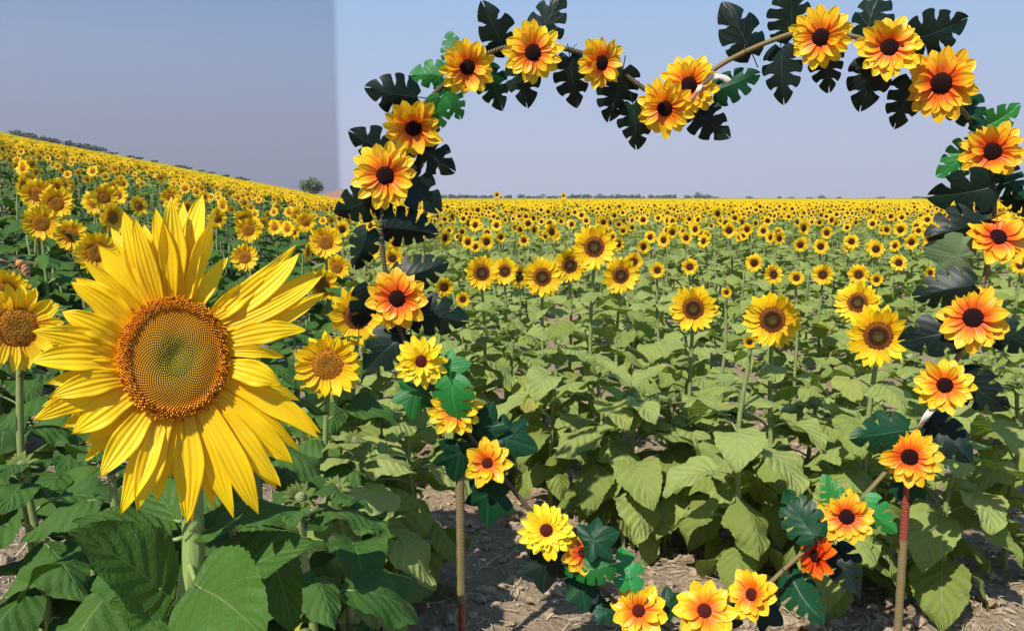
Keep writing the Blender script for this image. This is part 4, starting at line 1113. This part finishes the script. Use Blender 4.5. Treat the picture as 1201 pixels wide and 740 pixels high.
def getleaf(k):
    if k not in LMESH:
        sh, c, v = k; LMESH[k] = monstera(700 + v * 5 + ord(c), MT[c]) if sh == 'M' else ivy(800 + v * 5 + ord(c), MT[c])
    return LMESH[k]
# centre px, size px, tip angle deg (0 right, 90 up), shape+colour, depth offset, tilt x, tilt z
LV = [
 (581, 36, 56, 115, 'MD', .0), (642, 24, 58, 60, 'MD', .01), (615, 96, 48, -80, 'MD', .02), (671, 95, 54, -80, 'MD', .0), (724, 110, 56, -100, 'MD', .0), (746, 147, 48, -80, 'MD', .0),
 (501, 86, 36, 170, 'MG', .0), (529, 56, 34, 110, 'MG', .02), (580, 102, 46, -60, 'MT', .02), (511, 134, 38, -110, 'MG', -.05), (532, 118, 38, -50, 'MG', .01),
 (463, 111, 56, 175, 'MD', -.0), (435, 169, 48, 150, 'MD', .0), (505, 182, 56, -35, 'MD', .0), (492, 222, 60, -35, 'MD', .01), (417, 240, 58, 200, 'MD', .0), (481, 269, 58, -10, 'MD', .0),
 (424, 293, 48, -110, 'MD', .0), (491, 320, 58, 15, 'MD', -.02), (430, 360, 50, -100, 'MD', -.02), (511, 369, 62, -5, 'MD', -.0), (453, 409, 62, -140, 'MD', -.0),
 (526, 430, 44, 10, 'TG', .02), (487, 463, 50, -100, 'IG', .0), (532, 476, 60, -85, 'MG', -.07), (566, 502, 60, 70, 'IT', .0), (598, 516, 58, -20, 'IT', .0), (538, 536, 54, -100, 'IT', -.03), (573, 585, 60, -95, 'IT', .0),
 (640, 664, 60, -95, 'ID', .0), (700, 632, 52, 20, 'IT', -.07), (691, 668, 52, -165, 'MG', -.08), (738, 667, 46, 85, 'MG', .0), (683, 692, 46, -80, 'IT', .0), (708, 716, 34, 170, 'IT', .0), (786, 708, 42, 30, 'IT', .02),
 (868, 36, 62, 120, 'MD', .0), (917, 86, 58, -85, 'MD', .0), (862, 97, 48, 20, 'MT', .0), (829, 143, 52, -45, 'MD', .01), (928, 15, 56, 100, 'MD', -.01), (1022, 14, 54, 80, 'MD', .0), (969, 76, 52, -85, 'MD', .02),
 (1020, 97, 54, -95, 'MD', .01), (1062, 120, 52, -100, 'MD', .01), (1100, 38, 60, 20, 'MD', .0), (1136, 128, 50, -60, 'MT', .0), (1171, 142, 42, 30, 'MG', .0), (1125, 187, 46, -150, 'MG', .01), (1181, 212, 42, -45, 'MT', .0),
 (1129, 227, 64, -160, 'MD', -.0), (1200, 234, 46, 180, 'MD', .0), (1127, 268, 64, -155, 'MD', .0), (1119, 299, 58, 175, 'IS', .01), (1111, 339, 60, -170, 'MD', -.02), (1094, 394, 62, -165, 'MD', .0), (1187, 396, 56, -20, 'MD', .01),
 (1149, 459, 58, -30, 'MD', -.02), (1034, 509, 60, -170, 'MT', -.02), (1113, 512, 60, -45, 'MD', .0), (937, 606, 56, 130, 'MT', .0), (976, 579, 40, 110, 'MG', .0), (1027, 606, 46, -50, 'MG', -.06),
 (988, 664, 56, -70, 'MD', -.0), (940, 700, 58, -65, 'MT', .0), (1064, 572, 42, -90, 'IT', -.0), (848, 722, 50, -20, 'ID', .03), (900, 718, 46, -40, 'ID', .03), (450, 235, 40, -90, 'MD', .03), (545, 500, 40, -60, 'IT', .02),
]
used = {}
rr = random.Random(99)
def dirw(dx, dy):
    a = math.degrees(math.atan2(-dy, dx)) % 360
    return ['right of', 'upper right of', 'above', 'upper left of', 'left of', 'lower left of', 'below', 'lower right of'][int((a + 22.5) // 45) % 8]
for i, (px, py, sz, ang, sc_, dy) in enumerate(LV):
    sh, c = sc_[0], sc_[1]
    if sh == 'T': sh = 'I'
    p = ap(px, py, 0.005 + dy); L = sz * AY / F * (0.94 if c == 'D' else 0.98); a = math.radians(ang)
    v = (Vector((0, 0, EYE)) - p).normalized()
    n = (v + Vector((rr.uniform(-.35, .35), 0, rr.uniform(-.35, .30)))).normalized()
    up = Vector((math.cos(a), 0, math.sin(a))); up = (up - n * up.dot(n)).normalized(); x = up.cross(n)
    M = Matrix((x, up, n)).transposed().to_4x4()
    o = link('fabric_leaf', getleaf((sh, c, i % 12)))
    wid_ = rr.uniform(.92, 1.1)
    o.matrix_world = Matrix.Translation(p - up * L * (.5 if sh == 'M' else .42)) @ M @ Matrix.Diagonal((L * wid_, L, L, 1))
    nb = min(FL, key=lambda q: (q[0] - px) ** 2 + (q[1] - py) ** 2)
    k = (MN[c], 'split' if sh == 'M' else 'ivy shaped', dirw(px - nb[0], py - nb[1]), nb[5]); used[k] = used.get(k, 0) + 1
    ex = '' if used[k] == 1 else ', %s one' % ('farther' if used[k] == 2 else 'farthest')
    tag(o, '%s %s fabric leaf %s %s%s' % (k[0], k[1], k[2], k[3], ex), 'fabric leaf', 'fabric leaves fixed around the heart arch')
# ribbons
def ribbon(path, w, label):
    C = spline([ap(*q) for q in path], 5); n = len(C); P = []
    for i, c in enumerate(C):
        T = (C[min(i + 1, n - 1)] - C[max(i - 1, 0)]).normalized(); s = T.cross(Vector((0, 1, 0))).normalized()
        s = Matrix.Rotation(.8 * math.sin(i * .5), 3, T) @ s
        P.append([list(c + s * w * u) for u in (-1, -.3, .3, 1)])
    o = link('ribbon', mesh('ribbon', grid(P, np.full((n, 4, 3), .5)), [RIBBON])); o.modifiers.new('Thickness', 'SOLIDIFY').thickness = 0.0008
    tag(o, label, 'ribbon')
ribbon([(822, 104, -.05), (832, 92, -.06), (846, 90, -.05), (856, 97, -.05)], .010, 'short white ribbon tied on the heart tube at the dip')
ribbon([(812, 118, -.06), (818, 108, -.07), (822, 100, -.06)], .007, 'scrap of white ribbon across the upper flower of the dip')
ribbon([(1098, 474, -.03), (1088, 486, -.04), (1076, 502, -.03)], .010, 'long cream ribbon hanging between the right lemon flower and the post')
# thin wire ties
# ------------------------------------------------------------------ air
hm_, ht = nt('haze air'); hb = NB(ht)
pv = hb.n('ShaderNodeVolumePrincipled'); pv.inputs['Color'].default_value = (0.80, 0.84, 0.95, 1); pv.inputs['Density'].default_value = 0.00022; pv.inputs['Anisotropy'].default_value = 0.2
ho = hb.n('ShaderNodeOutputMaterial'); hb.l(pv.outputs[0], ho.inputs['Volume'])
x0, x1, y0, y1, z0, z1 = -1760, 1760, -360, 2260, -2, 420
V = [(x0, y0, z0), (x1, y0, z0), (x1, y1, z0), (x0, y1, z0), (x0, y0, z1), (x1, y0, z1), (x1, y1, z1), (x0, y1, z1)]
tag(link('haze', mesh('haze', poly(V, [(3, 2, 1, 0), (4, 5, 6, 7), (0, 1, 5, 4), (1, 2, 6, 5), (2, 3, 7, 6), (3, 0, 4, 7)]), [hm_], False)), 'thin pale summer haze over the whole field', 'haze', kind='stuff')
# ------------------------------------------------------------------ light
sun_dir = Vector((-0.50, -0.72, 1.0)).normalized()     # towards the sun
el = math.asin(sun_dir.z); az = math.atan2(sun_dir.x, sun_dir.y)
sl = bpy.data.lights.new('sun', 'SUN'); sl.energy = 4.6; sl.angle = math.radians(.5); sl.color = (1, .955, .88)
so = bpy.data.objects.new('sun', sl); col.objects.link(so); so.rotation_euler = (-sun_dir).to_track_quat('-Z', 'Y').to_euler()
w = bpy.data.worlds.new('World'); scene.world = w; w.use_nodes = True; t = w.node_tree; t.nodes.clear(); b = NB(t)
sky = b.n('ShaderNodeTexSky'); sky.sky_type = 'NISHITA'; sky.sun_disc = False; sky.sun_elevation = el; sky.sun_rotation = az; sky.dust_density = 3; sky.air_density = 1.2
tc = b.n('ShaderNodeTexCoord').outputs['Generated']; xyz = b.n('ShaderNodeSeparateXYZ'); b.l(tc, xyz.inputs[0])
x, y, z = xyz.outputs
elv = b.math('DIVIDE', z, b.math('MAXIMUM', b.math('SQRT', b.math('ADD', b.math('MULTIPLY', x, x), b.math('MULTIPLY', y, y))), .001))
def k10(c): return tuple(v for v in c)
right = b.ramp(b.math('MULTIPLY', elv, 2.0), [(0, (0.62, 0.63, 0.76)), (.12, (0.58, 0.63, 0.80)), (.28, (0.47, 0.61, 0.86)), (.48, (0.33, 0.57, 0.92)), (1, (0.18, 0.42, 0.85))])
left = b.ramp(b.math('MULTIPLY', elv, 2.0), [(0, (0.27, 0.265, 0.34)), (.16, (0.27, 0.275, 0.375)), (.28, (0.235, 0.31, 0.48)), (.45, (0.15, 0.28, 0.56)), (1, (0.09, 0.21, 0.48))])
ratio = b.math('DIVIDE', x, b.math('MAXIMUM', b.math('ABSOLUTE', y), .001))
mk = b.math('MULTIPLY_ADD', b.math('ADD', ratio, KB), 1 / 0.007, 0.5, True)
hz = b.mix(mk, left, right)
hz10 = b.mix(1.0, hz, (10, 10, 10, 1), 'MULTIPLY')
fin = b.mix(.92, sky.outputs[0], hz10)
bg = b.n('ShaderNodeBackground'); bg.inputs['Strength'].default_value = 0.066; b.l(fin, bg.inputs[0])
o = b.n('ShaderNodeOutputWorld'); b.l(bg.outputs[0], o.inputs[0])

scene.view_settings.view_transform = 'Standard'; scene.view_settings.look = 'None'; scene.view_settings.exposure = 0.6; scene.view_settings.gamma = 1
scene.render.engine = 'CYCLES'
